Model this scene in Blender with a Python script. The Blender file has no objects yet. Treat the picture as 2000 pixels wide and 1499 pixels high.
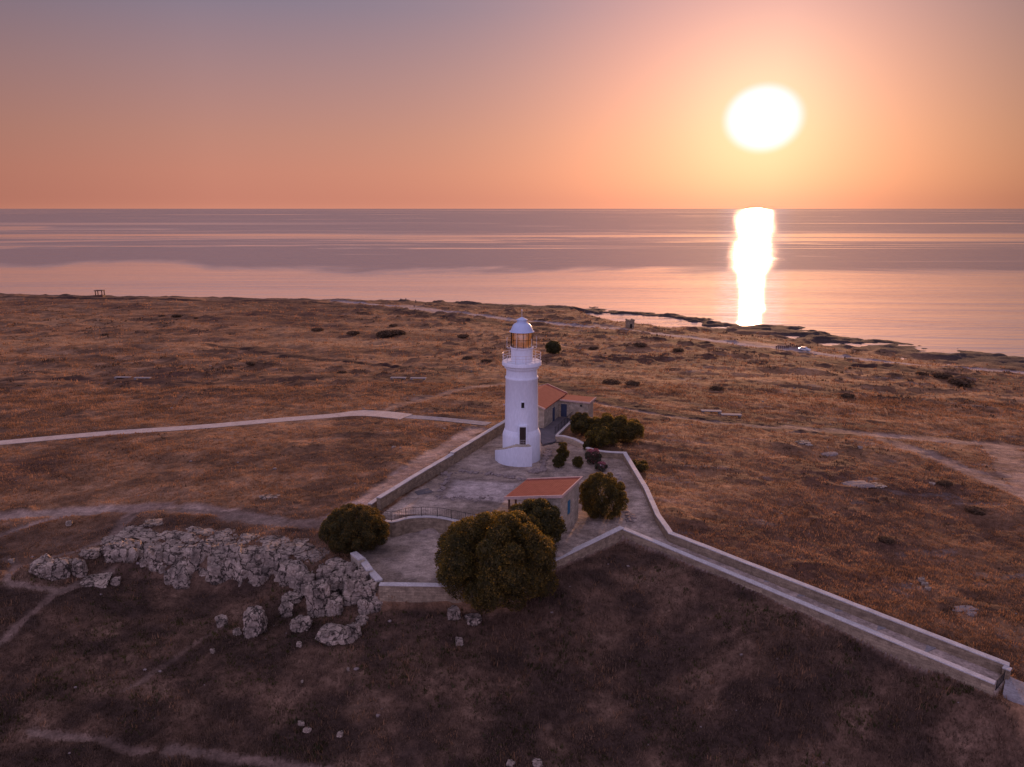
import bpy, math, random
import numpy as np
from mathutils import Vector
random.seed(5); RNG = np.random.default_rng(7)
S = bpy.context.scene
COL = S.collection
# ------------------------------------------------------------------ camera
CAMZ = 34.4; FPX = 1450.0; PITCH = math.atan(342.5 / FPX)
cam_d = bpy.data.cameras.new('camera'); cam = bpy.data.objects.new('camera', cam_d); COL.objects.link(cam)
cam_d.sensor_width = 36; cam_d.lens = 36 * FPX / 2000
cam_d.clip_start = .5; cam_d.clip_end = 90000
cam.location = (0, 0, CAMZ); cam.rotation_euler = (math.pi / 2 - PITCH, 0, math.radians(-.0))
S.camera = cam
# ------------------------------------------------------------------ light
SUN_EL = math.radians(6.05); SUN_AZ = math.radians(17.8)
SUND = Vector((math.sin(SUN_AZ) * math.cos(SUN_EL), math.cos(SUN_AZ) * math.cos(SUN_EL), math.sin(SUN_EL)))
sl = bpy.data.lights.new('sun', 'SUN'); sl.energy = 4.4; sl.angle = math.radians(.9); sl.color = (1, .50, .27)
so = bpy.data.objects.new('sun', sl); COL.objects.link(so); so.rotation_euler = (-SUND).to_track_quat('-Z', 'Y').to_euler()
S.view_settings.view_transform = 'Standard'; S.view_settings.look = 'None'
S.view_settings.exposure = 0; S.view_settings.gamma = 1; S.view_settings.use_curve_mapping = False

world = bpy.data.worlds.new('World'); S.world = world; world.use_nodes = True
def build_world():
    nt = world.node_tree; nt.nodes.clear(); N = nt.nodes.new; L = nt.links.new
    def math_(op, a, b=None, c=None, clamp=False):
        n = N('ShaderNodeMath'); n.operation = op; n.use_clamp = clamp
        for i, v in enumerate((a, b, c)):
            if v is None: continue
            if isinstance(v, (int, float)): n.inputs[i].default_value = v
            else: L(v, n.inputs[i])
        return n.outputs[0]
    tc = N('ShaderNodeTexCoord'); nrm = N('ShaderNodeVectorMath'); nrm.operation = 'NORMALIZE'; L(tc.outputs['Generated'], nrm.inputs[0])
    D = nrm.outputs[0]
    sep = N('ShaderNodeSeparateXYZ'); L(D, sep.inputs[0])
    dt = N('ShaderNodeVectorMath'); dt.operation = 'DOT_PRODUCT'; L(D, dt.inputs[0]); dt.inputs[1].default_value = SUND
    th = math_('MULTIPLY', math_('ARCCOSINE', math_('MINIMUM', dt.outputs['Value'], 1.0)), 57.29578)
    el = math_('MULTIPLY', math_('ARCSINE', sep.outputs[2]), 57.29578)
    e01 = math_('DIVIDE', math_('MAXIMUM', el, 0.0), 90.0, clamp=True)
    def ramp(fac, stops):
        r = N('ShaderNodeValToRGB'); cr = r.color_ramp; cr.interpolation = 'EASE' if False else 'LINEAR'
        while len(cr.elements) > 1: cr.elements.remove(cr.elements[-1])
        cr.elements[0].position = stops[0][0]; cr.elements[0].color = (*stops[0][1], 1)
        for p, c in stops[1:]:
            e = cr.elements.new(p); e.color = (*c, 1)
        L(fac, r.inputs[0]); return r.outputs[0]
    front = ramp(e01, [(0, (.60, .235, .165)), (.5/90, (.545, .210, .152)), (2.5/90, (.535, .215, .160)), (5/90, (.475, .215, .172)), (9/90, (.355, .20, .205)), (13.5/90, (.215, .175, .240)),
                       (22/90, (.21, .18, .29)), (45/90, (.38, .31, .42)), (1, (.46, .38, .52))])
    back = ramp(e01, [(0, (.58, .44, .72)), (12/90, (.72, .62, 1.08)), (35/90, (.62, .56, .98)), (1, (.46, .38, .52))])
    # azimuth factor: 1 towards the sun, 0 away
    az = math_('ADD', math_('MULTIPLY', math_('ADD', math_('MULTIPLY', sep.outputs[0], math.sin(SUN_AZ)), math_('MULTIPLY', sep.outputs[1], math.cos(SUN_AZ))), 1.1), .35, clamp=True)
    mx = N('ShaderNodeMix'); mx.data_type = 'RGBA'; L(az, mx.inputs[0]); L(back, mx.inputs[6]); L(front, mx.inputs[7])
    # warm scattering around the sun
    def glow(col, amp, fn):
        s = N('ShaderNodeVectorMath'); s.operation = 'SCALE'; s.inputs[0].default_value = col
        L(math_('MULTIPLY', fn, amp), s.inputs['Scale']); return s.outputs[0]
    # the low sun looks flattened: measure its disc a little wider than tall
    cr_ = N('ShaderNodeVectorMath'); cr_.operation = 'DOT_PRODUCT'; L(D, cr_.inputs[0]); cr_.inputs[1].default_value = Vector((0, 0, 1)) - SUND*SUND.z
    dv = math_('MULTIPLY', cr_.outputs['Value'], 57.29578)
    thd = math_('SQRT', math_('ADD', math_('MULTIPLY', th, th), math_('MULTIPLY', math_('MULTIPLY', dv, dv), .42)))
    wide = math_('EXPONENT', math_('DIVIDE', th, -11.0))
    gau = math_('EXPONENT', math_('MULTIPLY', math_('POWER', math_('DIVIDE', th, 13.5), 2), -1.0))
    near = math_('EXPONENT', math_('MULTIPLY', math_('POWER', math_('DIVIDE', th, 5.2), 2), -1.0))
    mr = N('ShaderNodeMapRange'); mr.interpolation_type = 'SMOOTHSTEP'; mr.inputs['From Min'].default_value = 3.0; mr.inputs['From Max'].default_value = 1.9
    mr.inputs['To Min'].default_value = 0; mr.inputs['To Max'].default_value = 1; L(thd, mr.inputs['Value'])
    gs = [glow((1, .38, .31), .46, wide), glow((1, .24, .07), .30, gau), glow((.12, .42, .20), .36, near), glow((.02, .44, .88), .75, mr.outputs[0])]
    acc = mx.outputs[2]
    for g in gs:
        a = N('ShaderNodeVectorMath'); a.operation = 'ADD'; L(acc, a.inputs[0]); L(g, a.inputs[1]); acc = a.outputs[0]
    dim = N('ShaderNodeMapRange'); dim.inputs['From Min'].default_value = .32; dim.inputs['From Max'].default_value = .62; dim.inputs['To Min'].default_value = 1; dim.inputs['To Max'].default_value = .50; L(sep.outputs[0], dim.inputs['Value'])
    dl = N('ShaderNodeMapRange'); dl.inputs['From Min'].default_value = -.36; dl.inputs['From Max'].default_value = -.60; dl.inputs['To Min'].default_value = 1; dl.inputs['To Max'].default_value = .78; L(sep.outputs[0], dl.inputs['Value'])
    dm = N('ShaderNodeVectorMath'); dm.operation = 'SCALE'; L(acc, dm.inputs[0]); L(math_('MULTIPLY', dim.outputs[0], dl.outputs[0]), dm.inputs['Scale']); acc = dm.outputs[0]
    sky = N('ShaderNodeTexSky'); sky.sky_type = 'NISHITA'; sky.sun_disc = False
    sky.sun_elevation = SUN_EL; sky.sun_rotation = SUN_AZ; sky.altitude = 50; sky.dust_density = 3
    b1 = N('ShaderNodeBackground'); L(acc, b1.inputs[0]); b1.inputs[1].default_value = 1
    b2 = N('ShaderNodeBackground'); L(sky.outputs[0], b2.inputs[0]); b2.inputs[1].default_value = .006
    ad = N('ShaderNodeAddShader'); L(b1.outputs[0], ad.inputs[0]); L(b2.outputs[0], ad.inputs[1])
    out = N('ShaderNodeOutputWorld'); L(ad.outputs[0], out.inputs[0])
build_world()

# ------------------------------------------------------------------ maths helpers
def W(px, py, z):                      # a pixel of the 2000x1499 photograph seen at height z
    u = (px - 1000) / FPX; v = (749.5 - py) / FPX
    d = (u, math.cos(PITCH) + v * math.sin(PITCH), v * math.cos(PITCH) - math.sin(PITCH))
    t = (z - CAMZ) / d[2]
    return np.array([d[0] * t, d[1] * t])
def WY(px, py, Y):
    u = (px - 1000) / FPX; v = (749.5 - py) / FPX
    t = Y / (math.cos(PITCH) + v * math.sin(PITCH))
    return u * t, CAMZ + (v * math.cos(PITCH) - math.sin(PITCH)) * t
def PP(x, y, z):                       # and back
    d = y * math.cos(PITCH) - (z - CAMZ) * math.sin(PITCH); v = y * math.sin(PITCH) + (z - CAMZ) * math.cos(PITCH)
    return 1000 + FPX * x / d, 749.5 - FPX * v / d
def _h(ix, iy, iz, seed):
    h = (ix * 374761393 + iy * 668265263 + iz * 2147483647 + seed * 1274126177) & 0xffffffff
    h = ((h ^ (h >> 13)) * 1274126177) & 0xffffffff
    h = h ^ (h >> 16)
    return (h & 0xffff) / 32767.5 - 1.0
def vnoise(x, y, z=None, seed=0):
    x = np.asarray(x, float); y = np.asarray(y, float)
    xi = np.floor(x).astype(np.int64); yi = np.floor(y).astype(np.int64)
    fx = x - xi; fy = y - yi; fx = fx*fx*fx*(fx*(fx*6-15)+10); fy = fy*fy*fy*(fy*(fy*6-15)+10)
    if z is None:
        a = _h(xi, yi, 0, seed); b = _h(xi+1, yi, 0, seed); c = _h(xi, yi+1, 0, seed); d = _h(xi+1, yi+1, 0, seed)
        return (a*(1-fx)+b*fx)*(1-fy) + (c*(1-fx)+d*fx)*fy
    z = np.asarray(z, float); zi = np.floor(z).astype(np.int64); fz = z - zi; fz = fz*fz*(3-2*fz)
    r = 0
    for k in (0, 1):
        a = _h(xi, yi, zi+k, seed); b = _h(xi+1, yi, zi+k, seed); c = _h(xi, yi+1, zi+k, seed); d = _h(xi+1, yi+1, zi+k, seed)
        r = r + ((a*(1-fx)+b*fx)*(1-fy) + (c*(1-fx)+d*fx)*fy) * (fz if k else 1-fz)
    return r
def fbm(x, y, z=None, octv=4, seed=0, gain=.5):
    s = 0; a = 1; t = 0
    c, sn = .8, .6
    for o in range(octv):
        s = s + a * vnoise(x, y, z, seed + o*17); t += a; a *= gain
        x, y = (c*x - sn*y) * 2.03, (sn*x + c*y) * 2.03
        if z is not None: z = z * 2.03
    return s / t
def sstep(a, b, v): t = np.clip((v - a) / (b - a), 0, 1); return t*t*(3-2*t)
def seg_dist(x, y, pts, vals=None):    # distance to a polyline (+ interpolated value, + signed side)
    best = np.full(np.shape(x), 1e9); val = np.zeros(np.shape(x)); side = np.zeros(np.shape(x))
    for i in range(len(pts) - 1):
        ax, ay = pts[i][:2]; bx, by = pts[i+1][:2]; dx, dy = bx-ax, by-ay; L2 = dx*dx+dy*dy + 1e-9
        t = np.clip(((x-ax)*dx + (y-ay)*dy) / L2, 0, 1)
        d = np.hypot(x-ax-t*dx, y-ay-t*dy); m = d < best
        best = np.where(m, d, best)
        if vals is not None: val = np.where(m, vals[i]*(1-t)+vals[i+1]*t, val)
        side = np.where(m, np.sign(dx*(y-ay) - dy*(x-ax)), side)
    return best, val, side
def in_poly(x, y, poly):
    r = np.zeros(np.shape(x), bool); n = len(poly)
    for i in range(n):
        x1, y1 = poly[i]; x2, y2 = poly[(i+1) % n]
        c = ((y1 > y) != (y2 > y)) & (x < (x2-x1)*(y-y1)/(y2-y1+1e-12)+x1)
        r ^= c
    return r
def poly_sd(x, y, poly):               # signed distance, negative inside
    p = list(poly) + [poly[0]]
    d, _, _ = seg_dist(x, y, p)
    return np.where(in_poly(x, y, poly), -d, d)
def smooth(pts, n=6):                  # catmull-rom
    pts = [np.array(p, float) for p in pts]; out = []
    for i in range(len(pts)-1):
        p0 = pts[max(i-1, 0)]; p1 = pts[i]; p2 = pts[i+1]; p3 = pts[min(i+2, len(pts)-1)]
        for k in range(n):
            t = k/n; out.append(.5*((2*p1)+(-p0+p2)*t+(2*p0-5*p1+4*p2-p3)*t*t+(-p0+3*p1-3*p2+p3)*t**3))
    out.append(pts[-1]); return out

# ------------------------------------------------------------------ the lie of the land
SEA = -15.6
def rbf(ctrl):
    P = np.array([[*W(a, b, z), z] for a, b, z in ctrl]); n = len(P)
    A = np.zeros((n+3, n+3)); r = np.hypot(P[:, None, 0]-P[None, :, 0], P[:, None, 1]-P[None, :, 1])
    A[:n, :n] = -r; A[:n, :n] -= np.eye(n) * 2.0
    A[:n, n:] = np.c_[np.ones(n), P[:, 0], P[:, 1]]; A[n:, :n] = A[:n, n:].T
    w = np.linalg.solve(A, np.r_[P[:, 2], 0, 0, 0])
    def f(x, y):
        s = w[n] + w[n+1]*x + w[n+2]*y
        for i in range(n): s = s - w[i]*np.sqrt((x-P[i, 0])**2 + (y-P[i, 1])**2 + 4)
        return s
    return f
upper = rbf([(983, 895, -.1), (860, 960, -.1), (1060, 930, 0), (1100, 870, 0), (1080, 840, .3), (1180, 1000, -.1), (900, 870, -.2), (760, 1010, -.2),
    (400, 900, -1.2), (0, 870, -3), (0, 1000, -3), (600, 980, -.9), (300, 1010, -1.8), (960, 826, -.3), (700, 808, -1.2), (200, 780, -4), (640, 1040, -1.0),
    (500, 700, -6), (1000, 650, -9), (0, 640, -9.5), (0, 720, -6.5), (700, 620, -10), (1000, 740, -3.5), (1500, 750, -5), (1200, 700, -6), (1400, 900, -1.6), (1700, 850, -3.8),
    (2000, 880, -5.5), (1900, 1100, -4.4), (1990, 1270, -4.2), (1500, 1050, -2), (1250, 900, -.7), (1250, 820, -1.2), (2000, 740, -12), (1600, 690, -9.5), (1350, 1050, -1.0),
    (0, 590, -11), (300, 592, -11), (600, 596, -11.2), (1650, 1150, -2.8), (740, 1110, -2), (500, 1040, -1.5), (230, 1040, -2.5), (80, 1100, -3.5)])
lower = rbf([(1215, 1065, -.9), (1100, 1145, -2.3), (1400, 1150, -1.75), (1600, 1222, -2.5), (1800, 1308, -3.4), (970, 1190, -3.9), (860, 1185, -3.5), (740, 1190, -3.7), (640, 1160, -4.2), (500, 1140, -5), (300, 1130, -5), (180, 1150, -4.6), (60, 1150, -4.2),
    (0, 1250, -5.5), (0, 1499, -8.5), (500, 1350, -6.8), (1000, 1499, -9), (1500, 1499, -8.6), (2000, 1499, -8), (1940, 1368, -4.1), (1500, 1320, -4.6), (1300, 1300, -6), (800, 1350, -6.5), (-300, 1300, -6)])
shore_px = [(-1400, 560, -9), (-500, 568, -10.5), (0, 568, -11), (300, 574, -11.2), (600, 580, -11.8), (800, 586, -13), (1000, 597, -14), (1150, 604, -15.6), (1300, 616, -15.6),
            (1430, 634, -15.6), (1540, 640, -15.6), (1680, 664, -15.6), (1800, 676, -15.6), (1900, 690, -15.6), (2000, 699, -15.6), (2300, 735, -15.6), (2900, 800, -15.6)]
shore = [W(a, b, z) for a, b, z in shore_px]
# break line: plateau behind it, hollow in front of it
brk_px = [(-900, 1150, -5.0), (-200, 1120, -4.5), (0, 1110, -4), (60, 1108, -3.4), (130, 1090, -3.0), (200, 1062, -2.6), (250, 1062, -2.4), (330, 1068, -2.2), (420, 1070, -2.1), (520, 1078, -2.1), (600, 1095, -2.1), (650, 1110, -2.2),
          (700, 1130, -2.4), ]
brk = [W(a, b, z) for a, b, z in brk_px]
# compound outlines
YWa, YWb, YWc, YWd, SWp = W(741, 1140, -1.1), W(870, 1142, -1.1), W(1000, 1130, -.7), W(1088, 1090, -.35), W(1215, 1029, .75)
OW0, OW1 = W(1310, 1040, .75), W(1972, 1298, -2.6)      # outer ramp wall line
IW0, IW1 = W(1215, 1030, .75), W(1944, 1333, -2.6)      # inner ramp wall line
court_poly = [W(742, 1008, 0), W(985, 842, 0), W(1052, 800, 0), W(1125, 812, 0), W(1088, 855, 0), W(1146, 876, 0), W(1222, 893, 0), W(1262, 965, 0), W(1310, 1062, -.3), SWp, YWd, W(1020, 1075, -.4), W(940, 1022, 0), W(855, 1006, 0), W(800, 1004, 0)]
yard_poly = [W(752, 1036, -1.8), W(800, 1038, -1.8), W(860, 1040, -1.8), W(950, 1052, -1.8), W(1030, 1112, -1.8), YWd, YWc, YWb, YWa, W(705, 1110, -1.8), W(700, 1060, -1.8)]
ramp_poly = [OW0, OW1, IW1, SWp]
RD = (OW1-OW0); RLEN = float(np.hypot(*RD)); RD = RD/RLEN
OFF = np.array([0, -.1])
brk = brk[:-1] + [brk[-1]] + [p+OFF for p in (YWa, YWb, YWc, YWd, SWp, IW1)] + [IW1+RD*3+OFF, IW1+RD*30+OFF]
bx = np.array([p[0] for p in brk]); by = np.array([p[1] for p in brk]); o = np.argsort(bx); bx, by = bx[o], by[o]
def ramp_t(x, y): return np.clip(((x-OW0[0])*RD[0] + (y-OW0[1])*RD[1]) / RLEN, -.3, 1.6)
def Hbase(x, y):
    up = upper(x, y); lo = lower(x, y)
    yl = np.interp(x, bx, by)
    lx = np.interp(x, [-60, -30, -16, -13, 60], [5, 3.5, 2.2, .35, .35])
    w = sstep(0, 1, (yl - y) / lx + .0)
    wob = fbm(x*.35, y*.35, octv=2, seed=5) * 1.3 * sstep(-13, -16, x)
    w = sstep(0, 1, (yl - y + wob) / lx)
    c = sstep(.6, -.1, poly_sd(x, y, court_poly))
    up = up*(1-c) + c*(0 - .3*sstep(80, 74, y) * sstep(4, 10, x))
    rt = ramp_t(x, y); rz = -.3 + rt*(-3.35)
    rm = sstep(1.2, 0, poly_sd(x, y, ramp_poly))
    up = up*(1-rm) + rz*rm
    z = up*(1-w) + np.minimum(lo, up+.0)*w
    ym = sstep(.15, -.15, poly_sd(x, y, yard_poly))
    z = z*(1-ym) + ym*(-1.8)
    # shore
    d, _, sd = seg_dist(x, y, shore); d = -d*sd
    reef = sstep(5, 45, x); low = SEA + .25 + np.maximum(d, -30)*(.012 + .02*sstep(25, 60, d)) + 8*sstep(30, 110, d) 
    clf = SEA + .5 + 7*sstep(0, 16, d) + .06*np.maximum(d, 0)
    g = clf*(1-reef) + low*reef
    z = np.minimum(z, np.where(d > -1, g, g + d*.12))
    return z
def pxz(px, py):                       # where a photograph pixel meets the land
    u = (px - 1000) / FPX; v = (749.5 - py) / FPX
    d = np.array((u, math.cos(PITCH) + v*math.sin(PITCH), v*math.cos(PITCH) - math.sin(PITCH)))
    t = 40*np.exp(np.linspace(0, math.log(25), 1500)); x = d[0]*t; y = d[1]*t; z = CAMZ + d[2]*t
    b = z <= Hbase(x, y); i = int(np.argmax(b)) if b.any() else len(t)-1
    t = np.linspace(t[max(i-1, 0)], t[i], 40); x = d[0]*t; y = d[1]*t; z = CAMZ + d[2]*t
    i = int(np.argmax(z <= Hbase(x, y))) if b.any() else 39
    return np.array([x[i], y[i]])
def trail(px, n=5): return smooth([pxz(a, b) for a, b in px], n)

# trails: (pixel polyline, half width m, strength)
T_MAIN = trail([(-160, 1014), (0, 1011), (100, 1003), (250, 993), (350, 991), (450, 1004), (550, 1021), (640, 1018), (700, 990)])
T_WALL = trail([(640, 1018), (700, 990), (760, 948), (820, 905), (880, 868), (930, 838)])
trails = [(T_MAIN, .95, 1.0), (T_WALL, 1.35, 1.0),
    (trail([(-60, 1065), (0, 1046), (60, 1026), (130, 1008), (200, 1000)]), .5, .9),
    (trail([(270, 995), (240, 1020), (225, 1048)]), .7, .8),
    (trail([(225, 1048), (190, 1062), (150, 1076), (90, 1092), (40, 1110), (18, 1128)]), .32, .7),
    (trail([(-40, 1290), (0, 1255), (50, 1208), (95, 1172), (122, 1155), (180, 1132), (215, 1118)]), .42, .8),
    (trail([(118, 1158), (60, 1146), (20, 1140), (15, 1118), (30, 1105), (10, 1090)]), .4, .75),
    (trail([(60, 1432), (130, 1440), (200, 1452), (250, 1470), (290, 1470)]), .38, .7),
    (trail([(330, 1468), (400, 1470), (460, 1478), (540, 1492), (640, 1515)]), .5, .85),
    (trail([(440, 1222), (380, 1258), (320, 1302), (240, 1352)]), .28, .4),
    (trail([(740, 806), (830, 780), (900, 760), (960, 752), (990, 750)]), 1.3, .45),
    (trail([(1725, 860), (1790, 880), (1860, 905), (1930, 935), (2010, 975), (2100, 1030)]), 1.5, .85),
    (trail([(1550, 835), (1640, 843), (1720, 851), (1800, 856), (1880, 862), (1960, 870), (2060, 880)]), 1.3, .75),
    (trail([(1960, 870), (1975, 905), (2010, 950)]), 2.4, .6),
    (trail([(1150, 786), (1250, 806), (1370, 822), (1480, 832), (1560, 838)]), .8, .6)]
dark_tracks = [(trail([(-80, 752), (0, 745), (150, 740), (300, 747), (420, 748), (560, 742), (700, 738), (820, 741), (900, 748), (1000, 748)]), 1.5, .55),
    (trail([(1060, 745), (1130, 768), (1250, 800), (1400, 822), (1550, 836), (1660, 846)]), 2.0, .8),
    (trail([(1060, 742), (1150, 758), (1300, 783), (1420, 800), (1560, 822), (1700, 835)]), .9, .5),
    (trail([(400, 672), (560, 692), (700, 708), (850, 720), (980, 728)]), 1.4, .9),
    (trail([(0, 650), (120, 637), (220, 620), (280, 618)]), 1.0, .5),
    (trail([(640, 597), (760, 606), (900, 622), (1000, 636), (1100, 647), (1200, 655), (1400, 676), (1560, 697), (1700, 716), (1850, 731), (2050, 750)]), 2.8, .75),
    (trail([(-100, 583), (0, 582), (200, 583), (400, 588), (600, 592), (660, 594)]), 2.5, .75)]
COAST = trail([(655, 588), (760, 598), (900, 612), (1000, 624), (1100, 634), (1200, 643), (1300, 653), (1400, 666), (1480, 676), (1560, 684), (1650, 697), (1750, 710), (1880, 720), (2000, 729), (2150, 740)])
PAVE = trail([(-120, 878), (0, 866), (200, 848), (400, 834), (550, 821), (650, 813), (700, 808), (740, 809), (795, 815)])
PAVE2 = trail([(790, 814), (870, 820), (955, 829)])
pale_lots = [([pxz(a, b) for a, b in [(770, 597), (800, 596), (865, 605), (850, 611), (800, 606)]], 1.0),
             ([pxz(a, b) for a, b in [(1160, 632), (1175, 636), (1215, 640), (1200, 645), (1160, 640)]], .8),
             ([pxz(a, b) for a, b in [(1440, 668), (1480, 668), (1560, 675), (1565, 681), (1500, 680), (1450, 674)]], .9)]

def masks(x, y):
    tr = np.zeros(x.shape); dk = np.zeros(x.shape); pv = np.zeros(x.shape)
    wob = fbm(x*.5, y*.5, octv=3, seed=31)
    for pts, hw, st in trails:
        d, _, _ = seg_dist(x, y, pts); tr = np.maximum(tr, st*sstep(hw*1.7, hw*.55, d + wob*hw*.7))
    for pts, hw, st in dark_tracks:
        d, _, _ = seg_dist(x, y, pts); dk = np.maximum(dk, st*sstep(hw*2.0, hw*.4, d + wob*hw*1.2))
    d, _, _ = seg_dist(x, y, COAST); coast = sstep(3.4, 2.2, d + wob*.3)
    d1, _, _ = seg_dist(x, y, PAVE); d2, _, _ = seg_dist(x, y, PAVE2); pv = np.maximum(sstep(2.2, 1.6, d1), sstep(2.2, 1.6, d2))
    lot = np.zeros(x.shape)
    for poly, st in pale_lots: lot = np.maximum(lot, st*sstep(.6, -.6, poly_sd(x, y, poly) + wob))
    tr = np.maximum(tr, np.maximum(coast, lot))
    court = sstep(.4, 0, poly_sd(x, y, court_poly)); yard = sstep(.2, -.2, poly_sd(x, y, yard_poly)); rmp = sstep(.3, 0, poly_sd(x, y, ramp_poly))
    return tr, dk, pv, court, yard, rmp
def lowmask(x, y): return sstep(-.2, .7, np.interp(x, bx, by) - y)
def H(x, y, M=None, fine=True):
    x = np.asarray(x, float); y = np.asarray(y, float); sh = x.shape; x = np.atleast_1d(x); y = np.atleast_1d(y)
    tr, dk, pv, court, yard, rmp = M if M is not None else masks(x, y)
    z = Hbase(x, y)
    flat = np.clip(np.maximum.reduce([tr*.8, pv, court, yard, rmp]), 0, 1)
    far = sstep(120, 200, y)
    lump = .38*fbm(x*.09, y*.13, octv=3, seed=3)*(1+1.3*far) + .16*fbm(x*.5, y*.6, octv=3, seed=9)
    # scrubby hummocks
    hm = fbm(x*.16, y*.24, octv=3, seed=77); hum = sstep(.15, .6, hm)*(.35+.5*far)
    hum = hum*sstep(-.35, .15, fbm(x*.021+4, y*.03, octv=2, seed=78)); z = z + (lump + hum*.75)*(1-flat) - .12*tr*(1-court)
    if fine:
        z = z + (.07*fbm(x*2.1, y*2.1, octv=2, seed=12))*(1-flat) + .02*fbm(x*1.7, y*1.7, octv=2, seed=13)*flat*(1-pv)
    # bare broken rock floor between tower and house
    rk = court*sstep(.0, .25, fbm(x*.22+3, y*.3, octv=2, seed=41))*(1-rmp)
    z = z + rk*.09*np.abs(fbm(x*.9, y*1.4, octv=3, seed=43))
    d, _, sd = seg_dist(x, y, shore); d = -d*sd
    nr = sstep(26, 4, np.abs(d-8))*sstep(20, 90, x)
    z = z + nr*(.55*fbm(x*.10, y*.17, octv=4, seed=51))
    u = (x-60)*.755 - (y-338)*.656; v = (x-60)*.656 + (y-338)*.755
    pool = np.hypot(u/31.0, v/15.0) + .30*fbm(x*.09, y*.09, octv=3, seed=52)
    pm = sstep(1.08, .9, pool)*sstep(22, 30, x); z = z*(1-pm) + (SEA-.5)*pm
    return z.reshape(sh)
def gz(x, y): return float(H(np.array([x]), np.array([y]), fine=False)[0])

# ------------------------------------------------------------------ material helpers
def new_mat(name):
    m = bpy.data.materials.new(name); m.use_nodes = True; nt = m.node_tree; nt.nodes.clear(); return m, nt, nt.nodes.new, nt.links.new
def mat(name, c1, c2=None, scale=3., rough=.85, bump=.3, bdist=.03, c3=None, detail=6, stretch=(1, 1, 1), spec=.3, metallic=0, spots=None, vcol=False, transl=0, bricks=None, mott=(.55, 1.25), tcol=(1.05, 1.05, 1.0)):
    m, nt, N, L = new_mat(name)
    tc = N('ShaderNodeTexCoord'); mp = N('ShaderNodeMapping'); mp.inputs['Scale'].default_value = stretch; L(tc.outputs['Object'], mp.inputs[0])
    nz = N('ShaderNodeTexNoise'); nz.inputs['Scale'].default_value = scale; nz.inputs['Detail'].default_value = detail; nz.inputs['Roughness'].default_value = .62; L(mp.outputs[0], nz.inputs['Vector'])
    rp = N('ShaderNodeValToRGB'); cr = rp.color_ramp; c2 = c2 or c1
    cr.elements[0].position = .34; cr.elements[0].color = (*c1, 1); cr.elements[1].position = .66; cr.elements[1].color = (*c2, 1)
    if c3: e = cr.elements.new(.5); e.color = (*c3, 1)
    L(nz.outputs['Fac'], rp.inputs[0]); col = rp.outputs[0]
    n2 = N('ShaderNodeTexNoise'); n2.inputs['Scale'].default_value = scale*7; n2.inputs['Detail'].default_value = 4; L(mp.outputs[0], n2.inputs['Vector'])
    mm = N('ShaderNodeMix'); mm.data_type = 'RGBA'; mm.blend_type = 'MULTIPLY'; mm.inputs[0].default_value = .55
    r2 = N('ShaderNodeMapRange'); r2.inputs['From Min'].default_value = .3; r2.inputs['From Max'].default_value = .7; r2.inputs['To Min'].default_value = mott[0]; r2.inputs['To Max'].default_value = mott[1]; L(n2.outputs['Fac'], r2.inputs['Value'])
    L(col, mm.inputs[6]); L(r2.outputs[0], mm.inputs[7]); col = mm.outputs[2]
    if vcol:
        at = N('ShaderNodeAttribute'); at.attribute_name = 'Col'
        m2 = N('ShaderNodeMix'); m2.data_type = 'RGBA'; m2.blend_type = 'MULTIPLY'; m2.inputs[0].default_value = 1; L(col, m2.inputs[6]); L(at.outputs['Color'], m2.inputs[7]); col = m2.outputs[2]
    hgt = nz.outputs['Fac']
    if bricks:
        bk = N('ShaderNodeTexBrick'); bk.inputs['Scale'].default_value = 1; bk.inputs['Brick Width'].default_value = bricks[0]; bk.inputs['Row Height'].default_value = bricks[1]
        bk.inputs['Mortar Size'].default_value = .022; bk.inputs['Mortar Smooth'].default_value = .5; bk.inputs['Color1'].default_value = (.72, .70, .68, 1); bk.inputs['Color2'].default_value = (1.12, 1.1, 1.05, 1); bk.inputs['Mortar'].default_value = (.8, .78, .75, 1)
        sx = N('ShaderNodeSeparateXYZ'); L(tc.outputs['Object'], sx.inputs[0]); ad = N('ShaderNodeMath'); L(sx.outputs[0], ad.inputs[0]); L(sx.outputs[1], ad.inputs[1])
        nn = N('ShaderNodeTexNoise'); nn.inputs['Scale'].default_value = 2.5; L(tc.outputs['Object'], nn.inputs[0])
        av = N('ShaderNodeMath'); av.operation = 'MULTIPLY_ADD'; L(nn.outputs['Fac'], av.inputs[0]); av.inputs[1].default_value = .25; L(sx.outputs[2], av.inputs[2])
        cb = N('ShaderNodeCombineXYZ'); L(ad.outputs[0], cb.inputs[0]); L(av.outputs[0], cb.inputs[1]); L(cb.outputs[0], bk.inputs['Vector'])
        m3 = N('ShaderNodeMix'); m3.data_type = 'RGBA'; m3.blend_type = 'MULTIPLY'; m3.inputs[0].default_value = .9; L(col, m3.inputs[6]); L(bk.outputs['Color'], m3.inputs[7]); col = m3.outputs[2]
        hh = N('ShaderNodeMath'); hh.operation = 'SUBTRACT'; L(nz.outputs['Fac'], hh.inputs[0]); L(bk.outputs['Fac'], hh.inputs[1]); hgt = hh.outputs[0]
    bs = N('ShaderNodeBsdfPrincipled'); bs.inputs['Roughness'].default_value = rough; bs.inputs['Metallic'].default_value = metallic; bs.inputs['Specular IOR Level'].default_value = spec
    L(col, bs.inputs['Base Color'])
    if bump:
        bp = N('ShaderNodeBump'); bp.inputs['Strength'].default_value = bump; bp.inputs['Distance'].default_value = bdist; L(hgt, bp.inputs['Height'])
        b2 = N('ShaderNodeBump'); b2.inputs['Strength'].default_value = bump; b2.inputs['Distance'].default_value = bdist*.3; L(n2.outputs['Fac'], b2.inputs['Height']); L(bp.outputs[0], b2.inputs['Normal'])
        L(b2.outputs[0], bs.inputs['Normal'])
    sh = bs.outputs[0]
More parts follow.
